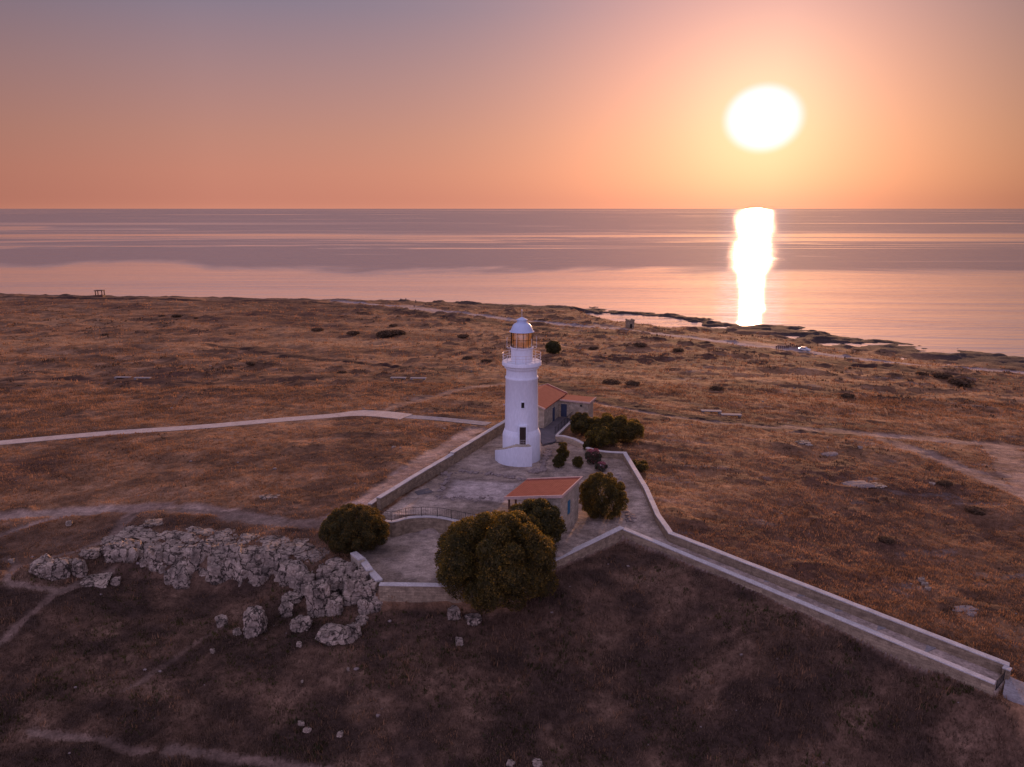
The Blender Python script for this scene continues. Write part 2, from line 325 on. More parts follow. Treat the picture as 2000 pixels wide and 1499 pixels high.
    if transl:
        tb = N('ShaderNodeBsdfTranslucent'); tm = N('ShaderNodeMix'); tm.data_type = 'RGBA'; tm.blend_type = 'MULTIPLY'; tm.inputs[0].default_value = 1; L(col, tm.inputs[6]); tm.inputs[7].default_value = (*tcol, 1); L(tm.outputs[2], tb.inputs[0]); mx = N('ShaderNodeMixShader'); mx.inputs[0].default_value = transl; L(sh, mx.inputs[1]); L(tb.outputs[0], mx.inputs[2]); sh = mx.outputs[0]
    out = N('ShaderNodeOutputMaterial'); L(sh, out.inputs[0]); return m
def ground_mat():
    m, nt, N, L = new_mat('dry_earth_and_scrub')
    at = N('ShaderNodeAttribute'); at.attribute_name = 'Col'; tc = N('ShaderNodeTexCoord')
    col = at.outputs['Color']; hs = []
    for sc, lo, hi, dt, st in ((.9, .6, 1.35, 6, (1, 1.3, 1)), (5., .68, 1.28, 5, (1, 1, 1)), (.16, .75, 1.22, 4, (1, 1.5, 1))):
        mp = N('ShaderNodeMapping'); mp.inputs['Scale'].default_value = st; L(tc.outputs['Object'], mp.inputs[0])
        n = N('ShaderNodeTexNoise'); n.inputs['Scale'].default_value = sc; n.inputs['Detail'].default_value = dt; n.inputs['Roughness'].default_value = .66; L(mp.outputs[0], n.inputs['Vector'])
        r = N('ShaderNodeMapRange'); r.inputs['From Min'].default_value = .32; r.inputs['From Max'].default_value = .68; r.inputs['To Min'].default_value = lo; r.inputs['To Max'].default_value = hi; L(n.outputs['Fac'], r.inputs['Value'])
        x = N('ShaderNodeMix'); x.data_type = 'RGBA'; x.blend_type = 'MULTIPLY'; x.inputs[0].default_value = 1; L(col, x.inputs[6]); L(r.outputs[0], x.inputs[7]); col = x.outputs[2]; hs.append(n.outputs['Fac'])
    bs = N('ShaderNodeBsdfPrincipled'); bs.inputs['Roughness'].default_value = .95; bs.inputs['Specular IOR Level'].default_value = .1; L(col, bs.inputs['Base Color'])
    b1 = N('ShaderNodeBump'); b1.inputs['Strength'].default_value = .8; b1.inputs['Distance'].default_value = .25; L(hs[0], b1.inputs['Height'])
    b2 = N('ShaderNodeBump'); b2.inputs['Strength'].default_value = .7; b2.inputs['Distance'].default_value = .06; L(hs[1], b2.inputs['Height']); L(b1.outputs[0], b2.inputs['Normal'])
    L(b2.outputs[0], bs.inputs['Normal'])
    out = N('ShaderNodeOutputMaterial'); L(bs.outputs[0], out.inputs[0]); return m
def sea_mat():
    m, nt, N, L = new_mat('sea_water')
    tc = N('ShaderNodeTexCoord')
    def noise(sx, sy, scale, detail=4, rough=.55, dist=0., rot=0):
        mp = N('ShaderNodeMapping'); mp.inputs['Scale'].default_value = (sx, sy, 1); mp.inputs['Rotation'].default_value = (0, 0, rot); L(tc.outputs['Object'], mp.inputs[0])
        n = N('ShaderNodeTexNoise'); n.inputs['Scale'].default_value = scale; n.inputs['Detail'].default_value = detail; n.inputs['Roughness'].default_value = rough; n.inputs['Distortion'].default_value = dist
        L(mp.outputs[0], n.inputs['Vector']); return n.outputs['Fac']
    def mr(v, a, b, c, d, sm=True):
        r = N('ShaderNodeMapRange'); r.interpolation_type = 'SMOOTHSTEP' if sm else 'LINEAR'
        for k, q in zip(('From Min', 'From Max', 'To Min', 'To Max'), (a, b, c, d)): r.inputs[k].default_value = q
        L(v, r.inputs['Value']); return r.outputs[0]
    def mt(op, a, b):
        n = N('ShaderNodeMath'); n.operation = op
        for i, v in enumerate((a, b)):
            if isinstance(v, (int, float)): n.inputs[i].default_value = v
            else: L(v, n.inputs[i])
        return n.outputs[0]
    # calm slicks and wind-ruffled bands lie along the coast
    sep = N('ShaderNodeSeparateXYZ'); L(tc.outputs['Object'], sep.inputs[0])
    warp = mt('ADD', sep.outputs[1], mt('ADD', mt('MULTIPLY', noise(.8, .5, .0022, 5, .6, 1.0), 700), mt('MULTIPLY', sep.outputs[0], .10)))
    big = noise(.22, 1.0, .0016, 4, .55, 1.4, .05)
    fine = noise(.10, 1.0, .010, 4, .6, 1.6, .04)
    far = noise(.16, 1.0, .00045, 4, .6, 1.0, -.02)
    near = mr(warp, 915, 1000, 1, 0); mid = mt('MULTIPLY', mr(warp, 1240, 1320, 0, 1), mr(warp, 1700, 2400, 1, 0))
    st = mt('MAXIMUM', mr(fine, .53, .60, 0, .8), mr(big, .52, .58, 0, .9))
    st2 = mt('MAXIMUM', mr(big, .60, .66, 0, .7), mr(far, .56, .64, 0, .6))
    calm = mt('MINIMUM', mt('ADD', mt('MULTIPLY', near, mr(fine, .35, .6, .78, 1)), mt('MAXIMUM', mt('MULTIPLY', mid, st), mt('MULTIPLY', st2, mr(warp, 1350, 1700, 0, 1)))), 1)
    calm = mt('MAXIMUM', calm, mt('MULTIPLY', mr(fine, .62, .68, 0, .35), mr(warp, 980, 1020, 0, 1)))
    amp = mr(calm, 0, 1, 1.3, .42, False)
    w1 = noise(.14, 1, .30, 4, .55, .5, .04); w2 = noise(.22, 1, 1.3, 3, .5, .3, -.06); w3 = noise(.14, 1, .09, 4, .6, .6, .02)
    bs = N('ShaderNodeBsdfPrincipled'); bs.inputs['IOR'].default_value = 1.34
    cm = N('ShaderNodeMix'); cm.data_type = 'RGBA'; L(calm, cm.inputs[0]); cm.inputs[6].default_value = (.36, .27, .235, 1); cm.inputs[7].default_value = (1, .84, .72, 1); L(cm.outputs[2], bs.inputs['Base Color']); L(mr(calm, 0, 1, .12, .74, False), bs.inputs['Metallic']); bs.inputs['Specular IOR Level'].default_value = .5
    L(mr(calm, 0, 1, .17, .05, False), bs.inputs['Roughness']); bs.inputs['Anisotropic'].default_value = .95; tg = N('ShaderNodeCombineXYZ'); tg.inputs[1].default_value = 1; L(tg.outputs[0], bs.inputs['Tangent'])
    prev = None
    for v, dist, st in ((w3, 1.6, .7), (w1, .42, .75), (w2, .09, .8)):
        b = N('ShaderNodeBump'); b.inputs['Distance'].default_value = dist; L(mt('MULTIPLY', amp, st), b.inputs['Strength']); L(v, b.inputs['Height'])
        if prev: L(prev, b.inputs['Normal'])
        prev = b.outputs[0]
    L(prev, bs.inputs['Normal'])
    out = N('ShaderNodeOutputMaterial'); L(bs.outputs[0], out.inputs[0]); return m

def rock_mat(name, k):
    m, nt, N, L = new_mat(name); tc = N('ShaderNodeTexCoord')
    def nz(sc, det, r=.6, st=(1, 1, 1)):
        mp = N('ShaderNodeMapping'); mp.inputs['Scale'].default_value = st; L(tc.outputs['Object'], mp.inputs[0]); n = N('ShaderNodeTexNoise'); n.inputs['Scale'].default_value = sc; n.inputs['Detail'].default_value = det; n.inputs['Roughness'].default_value = r; L(mp.outputs[0], n.inputs['Vector']); return n
    n1 = nz(.8, 6); n2 = nz(6, 5, .7); n3 = nz(2.2, 4, .6, (1, 1, .5))
    rp = N('ShaderNodeValToRGB'); cr = rp.color_ramp; cr.elements[0].position = .34; cr.elements[0].color = (.18*k, .14*k, .11*k, 1); cr.elements[1].position = .66; cr.elements[1].color = (.60*k, .465*k, .35*k, 1); e = cr.elements.new(.5); e.color = (.42*k, .325*k, .25*k, 1)
    L(n1.outputs['Fac'], rp.inputs[0])
    mixv = N('ShaderNodeMix'); mixv.data_type = 'VECTOR'; mixv.inputs[0].default_value = .5; mp = N('ShaderNodeMapping'); mp.inputs['Scale'].default_value = (1, 1, .6); L(tc.outputs['Object'], mp.inputs[0]); L(mp.outputs[0], mixv.inputs[4]); L(n3.outputs['Color'], mixv.inputs[5])
    vo = N('ShaderNodeTexVoronoi'); vo.feature = 'DISTANCE_TO_EDGE'; vo.inputs['Scale'].default_value = 1.7; L(mixv.outputs[1], vo.inputs['Vector'])
    cr2 = N('ShaderNodeMapRange'); cr2.interpolation_type = 'SMOOTHSTEP'; cr2.inputs['From Min'].default_value = .0; cr2.inputs['From Max'].default_value = .05; cr2.inputs['To Min'].default_value = .12; L(vo.outputs['Distance'], cr2.inputs['Value'])
    x1 = N('ShaderNodeMix'); x1.data_type = 'RGBA'; L(cr2.outputs[0], x1.inputs[0]); x1.inputs[6].default_value = (.06, .045, .038, 1); L(rp.outputs[0], x1.inputs[7])
    r2 = N('ShaderNodeMapRange'); r2.inputs['From Min'].default_value = .3; r2.inputs['From Max'].default_value = .7; r2.inputs['To Min'].default_value = .5; r2.inputs['To Max'].default_value = 1.3; L(n2.outputs['Fac'], r2.inputs['Value'])
    x2 = N('ShaderNodeMix'); x2.data_type = 'RGBA'; x2.blend_type = 'MULTIPLY'; x2.inputs[0].default_value = 1; L(x1.outputs[2], x2.inputs[6]); L(r2.outputs[0], x2.inputs[7])
    bs = N('ShaderNodeBsdfPrincipled'); bs.inputs['Roughness'].default_value = .95; bs.inputs['Specular IOR Level'].default_value = .15; L(x2.outputs[2], bs.inputs['Base Color'])
    b1 = N('ShaderNodeBump'); b1.inputs['Strength'].default_value = 1; b1.inputs['Distance'].default_value = .22; L(cr2.outputs[0], b1.inputs['Height'])
    b2 = N('ShaderNodeBump'); b2.inputs['Strength'].default_value = .9; b2.inputs['Distance'].default_value = .12; L(n3.outputs['Fac'], b2.inputs['Height']); L(b1.outputs[0], b2.inputs['Normal'])
    b3 = N('ShaderNodeBump'); b3.inputs['Strength'].default_value = .8; b3.inputs['Distance'].default_value = .04; L(n2.outputs['Fac'], b3.inputs['Height']); L(b2.outputs[0], b3.inputs['Normal'])
    L(b3.outputs[0], bs.inputs['Normal']); o = N('ShaderNodeOutputMaterial'); L(bs.outputs[0], o.inputs[0]); return m
M = dict(
    ground=ground_mat(), sea=sea_mat(),
    paint=mat('white_weathered_paint', (.70, .72, .78), (.78, .79, .84), .8, .6, .06, .01, stretch=(1, 1, .3), mott=(.82, 1.06)),
    dome=mat('pale_blue_painted_metal', (.44, .51, .68), (.50, .57, .74), 2, .42, .03, .01, spec=.5, mott=(.9, 1.05)),
    cope=mat('pale_plaster_coping', (.46, .42, .39), (.60, .55, .51), 1.3, .85, .3, .02),
    stone=mat('rubble_limestone_masonry', (.25, .185, .125), (.42, .32, .215), 1.6, .92, .8, .05, bricks=(.55, .28)),
    stone2=mat('cut_limestone_masonry', (.38, .32, .24), (.56, .47, .36), 1.2, .9, .6, .03, bricks=(.6, .3)),
    roof=mat('terracotta_roof', (.26, .072, .048), (.33, .10, .066), 1.5, .85, .3, .02, spec=.1, mott=(.8, 1.1)), rubble=mat('earthy_rubble', (.20, .155, .135), (.33, .26, .23), 3, .95, .6, .03),
    trim=mat('pale_roof_trim', (.55, .36, .30), (.62, .42, .36), 2, .6, .1, .01),
    wood=mat('dark_red_timber', (.085, .035, .025), (.12, .05, .035), 4, .7, .3, .01, stretch=(1, 1, .2)),
    blue=mat('blue_painted_shutter', (.03, .13, .22), (.045, .17, .27), 3, .55, .2, .01),
    bdoor=mat('dark_blue_painted_door', (.04, .055, .10), (.055, .07, .13), 3, .55, .2, .01),
    door=mat('dark_brown_door', (.035, .02, .015), (.05, .03, .022), 3, .7, .3, .01, stretch=(1, 1, .2)),
    dark=mat('dark_window_void', (.012, .010, .010), (.02, .016, .015), 3, .3, 0),
    iron=mat('dark_iron_railing', (.03, .028, .03), (.05, .045, .045), 5, .5, .1, .005, metallic=.4),
    rail=mat('white_painted_rail', (.62, .55, .52), (.7, .62, .6), 5, .5, .1, .005),
    brass=mat('brass_lens_frame', (.55, .36, .14), (.65, .44, .18), 5, .3, .05, .005, metallic=.8),
    rock=rock_mat('weathered_grey_limestone', .80),
    boulder=rock_mat('pale_fallen_limestone', .85),
    paving=mat('pale_pink_paving', (.46, .36, .29), (.58, .47, .39), .8, .9, .4, .02),
    concrete=mat('worn_concrete_slabs', (.24, .215, .21), (.36, .325, .32), .6, .9, .5, .03),
    terrace=mat('dark_terrace_paving', (.10, .088, .095), (.15, .13, .14), 1, .8, .3, .02),
    leaf=mat('olive_green_leaves', (.056, .050, .019), (.098, .079, .025), .9, .6, 0, vcol=True, transl=.52, tcol=(1.9, 1.9, 1.0)),
    leafd=mat('dark_green_leaves', (.045, .045, .018), (.085, .075, .026), .9, .6, 0, vcol=True, transl=.48, tcol=(2.0, 1.8, 1.0)),
    pink=mat('oleander_blossom_and_leaf', (.30, .30, .30), (.38, .38, .38), 3, .6, 0, vcol=True, transl=.3),
    shrub=mat('dry_brown_scrub_leaves', (.07, .045, .028), (.115, .07, .04), 1.5, .8, 0, vcol=True, transl=.25),
    grass=mat('straw_dry_grass', (.25, .135, .072), (.37, .205, .11), .35, .8, 0, vcol=True, transl=.45),
    weeds=mat('dull_dry_weeds', (.11, .068, .045), (.205, .125, .078), .4, .85, 0, vcol=True, transl=.25),
    bark=mat('grey_brown_bark', (.035, .027, .02), (.06, .045, .035), 4, .9, .8, .03, stretch=(1, 1, .3)),
    skin=mat('skin', (.28, .17, .12), (.32, .2, .14), 8, .6, 0), cloth=mat('dark_clothing', (.03, .03, .045), (.05, .045, .06), 8, .9, 0),
    carpaint=mat('silver_white_car_paint', (.60, .62, .66), (.62, .64, .68), 3, .25, 0, spec=.6), tyre=mat('black_tyre_rubber', (.015, .015, .015), (.02, .02, .02), 5, .9, 0),
    block=mat('pale_cast_stone', (.24, .21, .20), (.30, .27, .26), 3, .9, .3, .02),
    sign=mat('white_sign_board', (.7, .7, .72), (.75, .75, .77), 3, .6, 0),
    tarp=mat('dark_grey_sheet', (.10, .085, .085), (.15, .13, .125), 2, .8, .3, .02),
)
def glass_mat(name='lantern_glass'):
    m, nt, N, L = new_mat(name); g = N('ShaderNodeBsdfGlossy'); g.inputs['Roughness'].default_value = .03; t = N('ShaderNodeBsdfTransparent'); t.inputs[0].default_value = (.95, .93, .9, 1)
    fr = N('ShaderNodeFresnel'); fr.inputs[0].default_value = 1.45; mx = N('ShaderNodeMixShader'); L(fr.outputs[0], mx.inputs[0]); L(t.outputs[0], mx.inputs[1]); L(g.outputs[0], mx.inputs[2])
    o = N('ShaderNodeOutputMaterial'); L(mx.outputs[0], o.inputs[0]); return m
M['glass'] = glass_mat()
def lens_mat():
    m, nt, N, L = new_mat('amber_fresnel_lens'); t = N('ShaderNodeBsdfTranslucent'); t.inputs[0].default_value = (.9, .72, .5, 1)
    g = N('ShaderNodeBsdfGlossy'); g.inputs['Roughness'].default_value = .15; g.inputs['Color'].default_value = (.9, .8, .65, 1); mx = N('ShaderNodeMixShader'); mx.inputs[0].default_value = .25
    L(t.outputs[0], mx.inputs[1]); L(g.outputs[0], mx.inputs[2]); o = N('ShaderNodeOutputMaterial'); L(mx.outputs[0], o.inputs[0]); return m
M['lens'] = lens_mat()

# ------------------------------------------------------------------ object helpers
def tag(o, label=None, cat=None, group=None, kind=None):
    if label: o['label'] = label
    if cat: o['category'] = cat
    if group: o['group'] = group
    if kind: o['kind'] = kind
    return o
def empty(name, loc, rz=0):
    o = bpy.data.objects.new(name, None); COL.objects.link(o); o.location = loc; o.rotation_euler = (0, 0, rz); o.empty_display_size = .5; return o
def link(name, me, parent=None):
    o = bpy.data.objects.new(name, me); COL.objects.link(o)
    if parent: o.parent = parent
    return o
def np_mesh(name, V, Fc, m, col=None, smooth=False):
    V = np.asarray(V, np.float32); Fc = np.asarray(Fc, np.int32); k = Fc.shape[1]
    me = bpy.data.meshes.new(name); me.vertices.add(len(V)); me.vertices.foreach_set('co', V.ravel())
    me.loops.add(Fc.size); me.loops.foreach_set('vertex_index', Fc.ravel()); me.polygons.add(len(Fc))
    me.polygons.foreach_set('loop_start', np.arange(0, Fc.size, k, dtype=np.int32)); me.polygons.foreach_set('loop_total', np.full(len(Fc), k, np.int32))
    if smooth: me.polygons.foreach_set('use_smooth', np.ones(len(Fc), bool))
    me.update(calc_edges=True)
    if col is not None:
        a = me.color_attributes.new('Col', 'FLOAT_COLOR', 'POINT'); c = np.ones((len(V), 4), np.float32); c[:, :3] = col; a.data.foreach_set('color', c.ravel())
    me.materials.append(m); me.validate(); return me
class MB:                                # mesh buffer: quads / tris / ngons
    def __init__(s): s.v = []; s.f = []
    def add(s, vs, fs): o = len(s.v); s.v += [tuple(map(float, p)) for p in vs]; s.f += [tuple(i+o for i in f) for f in fs]; return s
    def box(s, c, size, rz=0, taper=1):
        x, y, z = [k/2 for k in size]; p = []
        for dz in (-1, 1):
            t = taper if dz > 0 else 1
            for dx, dy in ((-1, -1), (1, -1), (1, 1), (-1, 1)):
                a, b = dx*x*t, dy*y*t; p.append((c[0]+a*math.cos(rz)-b*math.sin(rz), c[1]+a*math.sin(rz)+b*math.cos(rz), c[2]+dz*z))
        return s.add(p, [(0, 3, 2, 1), (4, 5, 6, 7), (0, 1, 5, 4), (1, 2, 6, 5), (2, 3, 7, 6), (3, 0, 4, 7)])
    def prism(s, poly, z0, z1):          # poly ccw; z0,z1 numbers or lists
        n = len(poly); a = z0 if hasattr(z0, '__len__') else [z0]*n; b = z1 if hasattr(z1, '__len__') else [z1]*n
        vs = [(p[0], p[1], a[i]) for i, p in enumerate(poly)] + [(p[0], p[1], b[i]) for i, p in enumerate(poly)]
        return s.add(vs, [tuple(range(n-1, -1, -1)), tuple(range(n, 2*n))] + [(i, (i+1) % n, n+(i+1) % n, n+i) for i in range(n)])
    def lathe(s, prof, seg=48, c=(0, 0), a0=0, a1=2*math.pi, cap=True):
        full = abs(a1-a0-2*math.pi) < 1e-6; n = seg if full else seg+1; vs = []
        for r, z in prof:
            for i in range(n):
                a = a0+(a1-a0)*i/seg; vs.append((c[0]+r*math.cos(a), c[1]+r*math.sin(a), z))
        fs = []
        for j in range(len(prof)-1):
            for i in range(seg):
                k = (i+1) % n; fs.append((j*n+i, j*n+k, (j+1)*n+k, (j+1)*n+i))
        if cap and full:
            fs.append(tuple(range(n-1, -1, -1))); fs.append(tuple((len(prof)-1)*n+i for i in range(n)))
        return s.add(vs, fs)
    def tube(s, p, q, r, seg=6, r2=None):
        p = Vector(p); q = Vector(q); d = (q-p).normalized(); u = d.orthogonal().normalized(); w = d.cross(u); r2 = r if r2 is None else r2; vs = []
        for c, rr in ((p, r), (q, r2)):
            for i in range(seg): a = 2*math.pi*i/seg; vs.append(c+u*math.cos(a)*rr+w*math.sin(a)*rr)
        return s.add(vs, [(i, (i+1) % seg, seg+(i+1) % seg, seg+i) for i in range(seg)] + [tuple(range(seg-1, -1, -1)), tuple(range(seg, 2*seg))])
    def path(s, pts, r, seg=6, closed=False):
        for i in range(len(pts)-1 + (1 if closed else 0)): s.tube(pts[i], pts[(i+1) % len(pts)], r, seg)
        return s
    def build(s, name, m, parent=None, smooth=False, bevel=0):
        me = bpy.data.meshes.new(name); me.from_pydata(s.v, [], s.f); me.materials.append(m); me.update()
        if smooth: me.polygons.foreach_set('use_smooth', [True]*len(me.polygons)); me.set_sharp_from_angle(angle=math.radians(40))
        o = link(name, me, parent)
        if bevel:
            b = o.modifiers.new('bevel', 'BEVEL'); b.width = bevel; b.segments = 2; b.limit_method = 'ANGLE'
        return o

# ------------------------------------------------------------------ terrain mesh
def axis(lo, f0, f1, hi, step, grow, mx):
    a = list(np.arange(f0, f1, step)); s = step; v = a[-1]; up = []
    while v < hi: s = min(s*grow, mx); v += s; up.append(v)
    s = step; v = a[0]; dn = []
    while v > lo: s = min(s*grow, mx); v -= s; dn.append(v)
    return np.array(dn[::-1] + a + up)
def build_terrain():
    xs = axis(-520, -46, 50, 420, .30, 1.008, 2.2); ys = axis(-60, 44, 128, 640, .30, 1.009, 1.6)
    X, Y = np.meshgrid(xs, ys); nx, ny = len(xs), len(ys); x = X.ravel(); y = Y.ravel()
    Mk = masks(x, y); tr, dk, pv, court, yard, rmp = Mk
    z = H(x, y, Mk)
    # albedo -- what grows or lies there
    n1 = fbm(x*.05, y*.08, octv=4, seed=61); n2 = fbm(x*.25, y*.38, octv=4, seed=63); n3 = fbm(x*1.3, y*1.3, octv=2, seed=65)
    hm = fbm(x*.16, y*.24, octv=3, seed=77)
    def C(*c): return np.array(c)[None, :]
    def mix(a, b, t): return a*(1-t[:, None]) + b*t[:, None]
    c = mix(np.repeat(C(.15, .080, .045), len(x), 0), C(.30, .160, .082), sstep(-.35, .45, n1+.7*n2))
    c = mix(c, C(.34, .19, .11), sstep(.15, .6, n2)*.6)
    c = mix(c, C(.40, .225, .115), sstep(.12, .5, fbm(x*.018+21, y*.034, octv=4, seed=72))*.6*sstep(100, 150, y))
    c = mix(c, C(.065, .038, .026), sstep(.2, .6, hm)*.6*sstep(-.35, .15, fbm(x*.021+4, y*.03, octv=2, seed=78)))
    c = mix(c, C(.085, .042, .03), sstep(.0, .5, fbm(x*.022+9, y*.04, octv=4, seed=69))*.75)
    c = mix(c, C(.20, .155, .14), sstep(.45, .6, fbm(x*.2, y*.45, octv=3, seed=71))*.5*sstep(1, 20, x))
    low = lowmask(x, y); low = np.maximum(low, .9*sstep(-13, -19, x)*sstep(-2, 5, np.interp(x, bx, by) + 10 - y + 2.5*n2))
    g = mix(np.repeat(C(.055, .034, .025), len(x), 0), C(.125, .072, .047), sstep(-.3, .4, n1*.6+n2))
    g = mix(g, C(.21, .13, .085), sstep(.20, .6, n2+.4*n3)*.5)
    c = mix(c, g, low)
    c = mix(c, C(.050, .027, .022), np.clip(dk*1.35, 0, 1))
    # reddish dark weeds right against the walls
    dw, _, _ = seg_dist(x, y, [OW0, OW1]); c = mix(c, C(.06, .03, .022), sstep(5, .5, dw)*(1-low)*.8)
    # paths
    path = mix(np.repeat(C(.29, .19, .145), len(x), 0), C(.40, .28, .215), sstep(-.3, .4, n2))
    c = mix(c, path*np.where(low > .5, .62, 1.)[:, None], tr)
    dcoast, _, _ = seg_dist(x, y, COAST); c = mix(c, C(.33, .26, .245), sstep(3.4, 2.2, dcoast))
    ct = mix(np.repeat(C(.28, .212, .160), len(x), 0), C(.43, .335, .265), sstep(-.3, .4, fbm(x*.3, y*.3, octv=4, seed=81)))
    rk = sstep(.0, .25, fbm(x*.22+3, y*.3, octv=2, seed=41)); ct = mix(ct, C(.17, .135, .125), rk*.35*sstep(-.1, .3, fbm(x*1.2, y*1.9, octv=3, seed=83)))
    fl = [W(888, 938, 0), W(1010, 945, 0), W(990, 982, 0), W(866, 972, 0)]; sd0 = poly_sd(x, y, fl) + .5*n2
    ct = mix(ct, C(.45, .37, .335), sstep(.5, -.5, sd0)*.8); ct = mix(ct, C(.13, .10, .09), sstep(.9, .2, np.abs(sd0-.5))*.5)
    c = mix(c, ct, np.maximum(court, yard))
    c = mix(c, C(.40, .305, .25), rmp)
    d, _, sd = seg_dist(x, y, shore); d = -d*sd; c = mix(c, C(.055, .040, .038), sstep(34, 14, d)*sstep(-30, 20, x)); c = mix(c, C(.06, .045, .04), sstep(20, 4, d))
    V = np.c_[x, y, z]
    idx = np.arange(nx*ny).reshape(ny, nx)
    Fq = np.stack([idx[:-1, :-1], idx[:-1, 1:], idx[1:, 1:], idx[1:, :-1]], -1).reshape(-1, 4)
    fx = x[Fq].mean(1); fy = y[Fq].mean(1); ftr = tr[Fq].mean(1); fc = (court[Fq].mean(1) > .5); fyd = (yard[Fq].mean(1) > .5); fr = (rmp[Fq].mean(1) > .5)
    cls = np.zeros(len(Fq), int); cls[ftr > .42] = 1; cls[fc] = 2; cls[fyd] = 3; cls[fr] = 4
    dcf = dcoast[Fq].mean(1); cls[(dcf < 2.8) & (cls == 1)] = 5
    sea_under = (z[Fq].max(1) < SEA-3.5); 
    for k, nm in enumerate(('ground', 'dirt_path', 'courtyard', 'sunken_yard', 'walkway', 'coast_road')):
        f = Fq[(cls == k) & ~sea_under]; u, inv = np.unique(f, return_inverse=True)
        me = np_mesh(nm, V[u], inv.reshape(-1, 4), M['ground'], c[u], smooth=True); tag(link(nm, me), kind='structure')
build_terrain()
# the sea, one sheet out to the horizon
sea = MB(); R = 70000; sea.add([(-R, -2000, SEA), (R, -2000, SEA), (R, R, SEA), (-R, R, SEA)], [(0, 1, 2, 3)]); tag(sea.build('sea', M['sea']), kind='structure')

# ------------------------------------------------------------------ paved path ribbon
def ribbon(name, pts, hw, m, lift=.05, kerb=.0, widen=None):
    pts = [np.array(p) for p in pts]; mb = MB(); rows = []
    for i, p in enumerate(pts):
        t = pts[min(i+1, len(pts)-1)] - pts[max(i-1, 0)]; t /= np.hypot(*t); n = np.array([-t[1], t[0]])
        w = hw*(widen(i/(len(pts)-1)) if widen else 1); rows.append((p+n*w, p-n*w, gz(*p)+lift))
    vs = []; fs = []
    for a, b, z in rows: vs += [(*a, z), (*b, z), (*a, z-.35), (*b, z-.35)]
    for i in range(len(rows)-1):
        k = 4*i; fs += [(k+1, k+5, k+4, k), (k, k+4, k+6, k+2), (k+5, k+1, k+3, k+7)]
    mb.add(vs, fs); return tag(mb.build(name, m), kind='structure')
ribbon('paved_path', PAVE, 1.25, M['paving'], .10, widen=lambda t: 1+.45*float(sstep(.62, .78, t)))
ribbon('concrete_path', PAVE2, 1.0, M['concrete'], .07)

# walkway slab steps (dark joint lines across the ramp)
def make_steps():
    for t in (.03, .09, .17, .26, .36, .47, .58, .70, .83):
        a = IW0 + (IW1-IW0)*t; b = OW0 + (OW1-OW0)*t; z = -.3 + t*(-3.35)
        u = (b-a)/np.hypot(*(b-a)); n = np.array([u[1], -u[0]])
        p = a+u*.25; q = b-u*.25
        mb = MB(); w = 1.6
        mb.prism([p-n*w, p+n*.02, q+n*.02, q-n*w][::1], z-.15, z+.085)
        o = mb.build('walkway_step', M['concrete']); tag(o, kind='structure')
make_steps()

# ------------------------------------------------------------------ walls
def wall(label, pts, th=.5, cope_t=.12, over=.05, drop=.5, mats=('stone', 'cope'), cope=True, group=None, bottom=None):
    """pts: (x, y, ztop). masonry down to the lower ground on either side, plaster coping on top"""
    P = [np.array(p[:2], float) for p in pts]; Z = [p[2] for p in pts]; c = np.mean(P, 0); n = len(P)
    root = empty('stone_wall', (c[0], c[1], gz(*c))); tag(root, label, 'wall', group)
    # subdivide
    Q = []; ZZ = []
    for i in range(n-1):
        L = np.hypot(*(P[i+1]-P[i])); k = max(1, int(L/1.2))
        for j in range(k): t = j/k; Q.append(P[i]*(1-t)+P[i+1]*t); ZZ.append(Z[i]*(1-t)+Z[i+1]*t)
    Q.append(P[-1]); ZZ.append(Z[-1]); n = len(Q); nor = []
    for i in range(n):
        t = Q[min(i+1, n-1)]-Q[max(i-1, 0)]; t = t/np.hypot(*t); 
        if 0 < i < n-1:
            a = Q[i]-Q[i-1]; b = Q[i+1]-Q[i]; a /= np.hypot(*a); b /= np.hypot(*b); m = np.array([-(a+b)[1], (a+b)[0]]); m /= np.hypot(*m); s = 1/max(.5, m@np.array([-a[1], a[0]])); nor.append(m*s)
        else: nor.append(np.array([-t[1], t[0]]))
    def strip(nm, off, zt, zb, mk, bev=0, jit=0):
        vs = []; fs = []
        for i in range(n):
            a = Q[i]+nor[i]*off; b = Q[i]-nor[i]*off; j = jit*random.uniform(-1, 1)
            for p, z in ((a, zt[i]), (b, zt[i]), (a, zb[i]), (b, zb[i])): vs.append((p[0]-c[0], p[1]-c[1], z+(j if z == zt[i] else 0)-root.location.z))
        for i in range(n-1): k = 4*i; fs += [(k+1, k+5, k+4, k), (k, k+4, k+6, k+2), (k+5, k+1, k+3, k+7), (k+2, k+6, k+7, k+3)]
        fs += [(0, 2, 3, 1), (4*n-4, 4*n-3, 4*n-1, 4*n-2)]
        MB().add(vs, fs).build(nm, M[mk], root, bevel=bev)
    zb = []
    for i in range(n):
        if bottom is not None: zb.append(bottom); continue
        a = Q[i]+nor[i]*1.2; b = Q[i]-nor[i]*1.2; zb.append(min(gz(*a), gz(*b), ZZ[i]-.5)-drop)
    if cope:
        strip('masonry', th/2, [z-cope_t for z in ZZ], zb, mats[0]); strip('coping', th/2+over, ZZ, [z-cope_t for z in ZZ], mats[1], .03, .022)
    else: strip('masonry', th/2, ZZ, zb, mats[0], .04, .03)
    return root
def w3(px, py, z): p = W(px, py, z); return (p[0], p[1], z)
WG = 'walls round the compound'
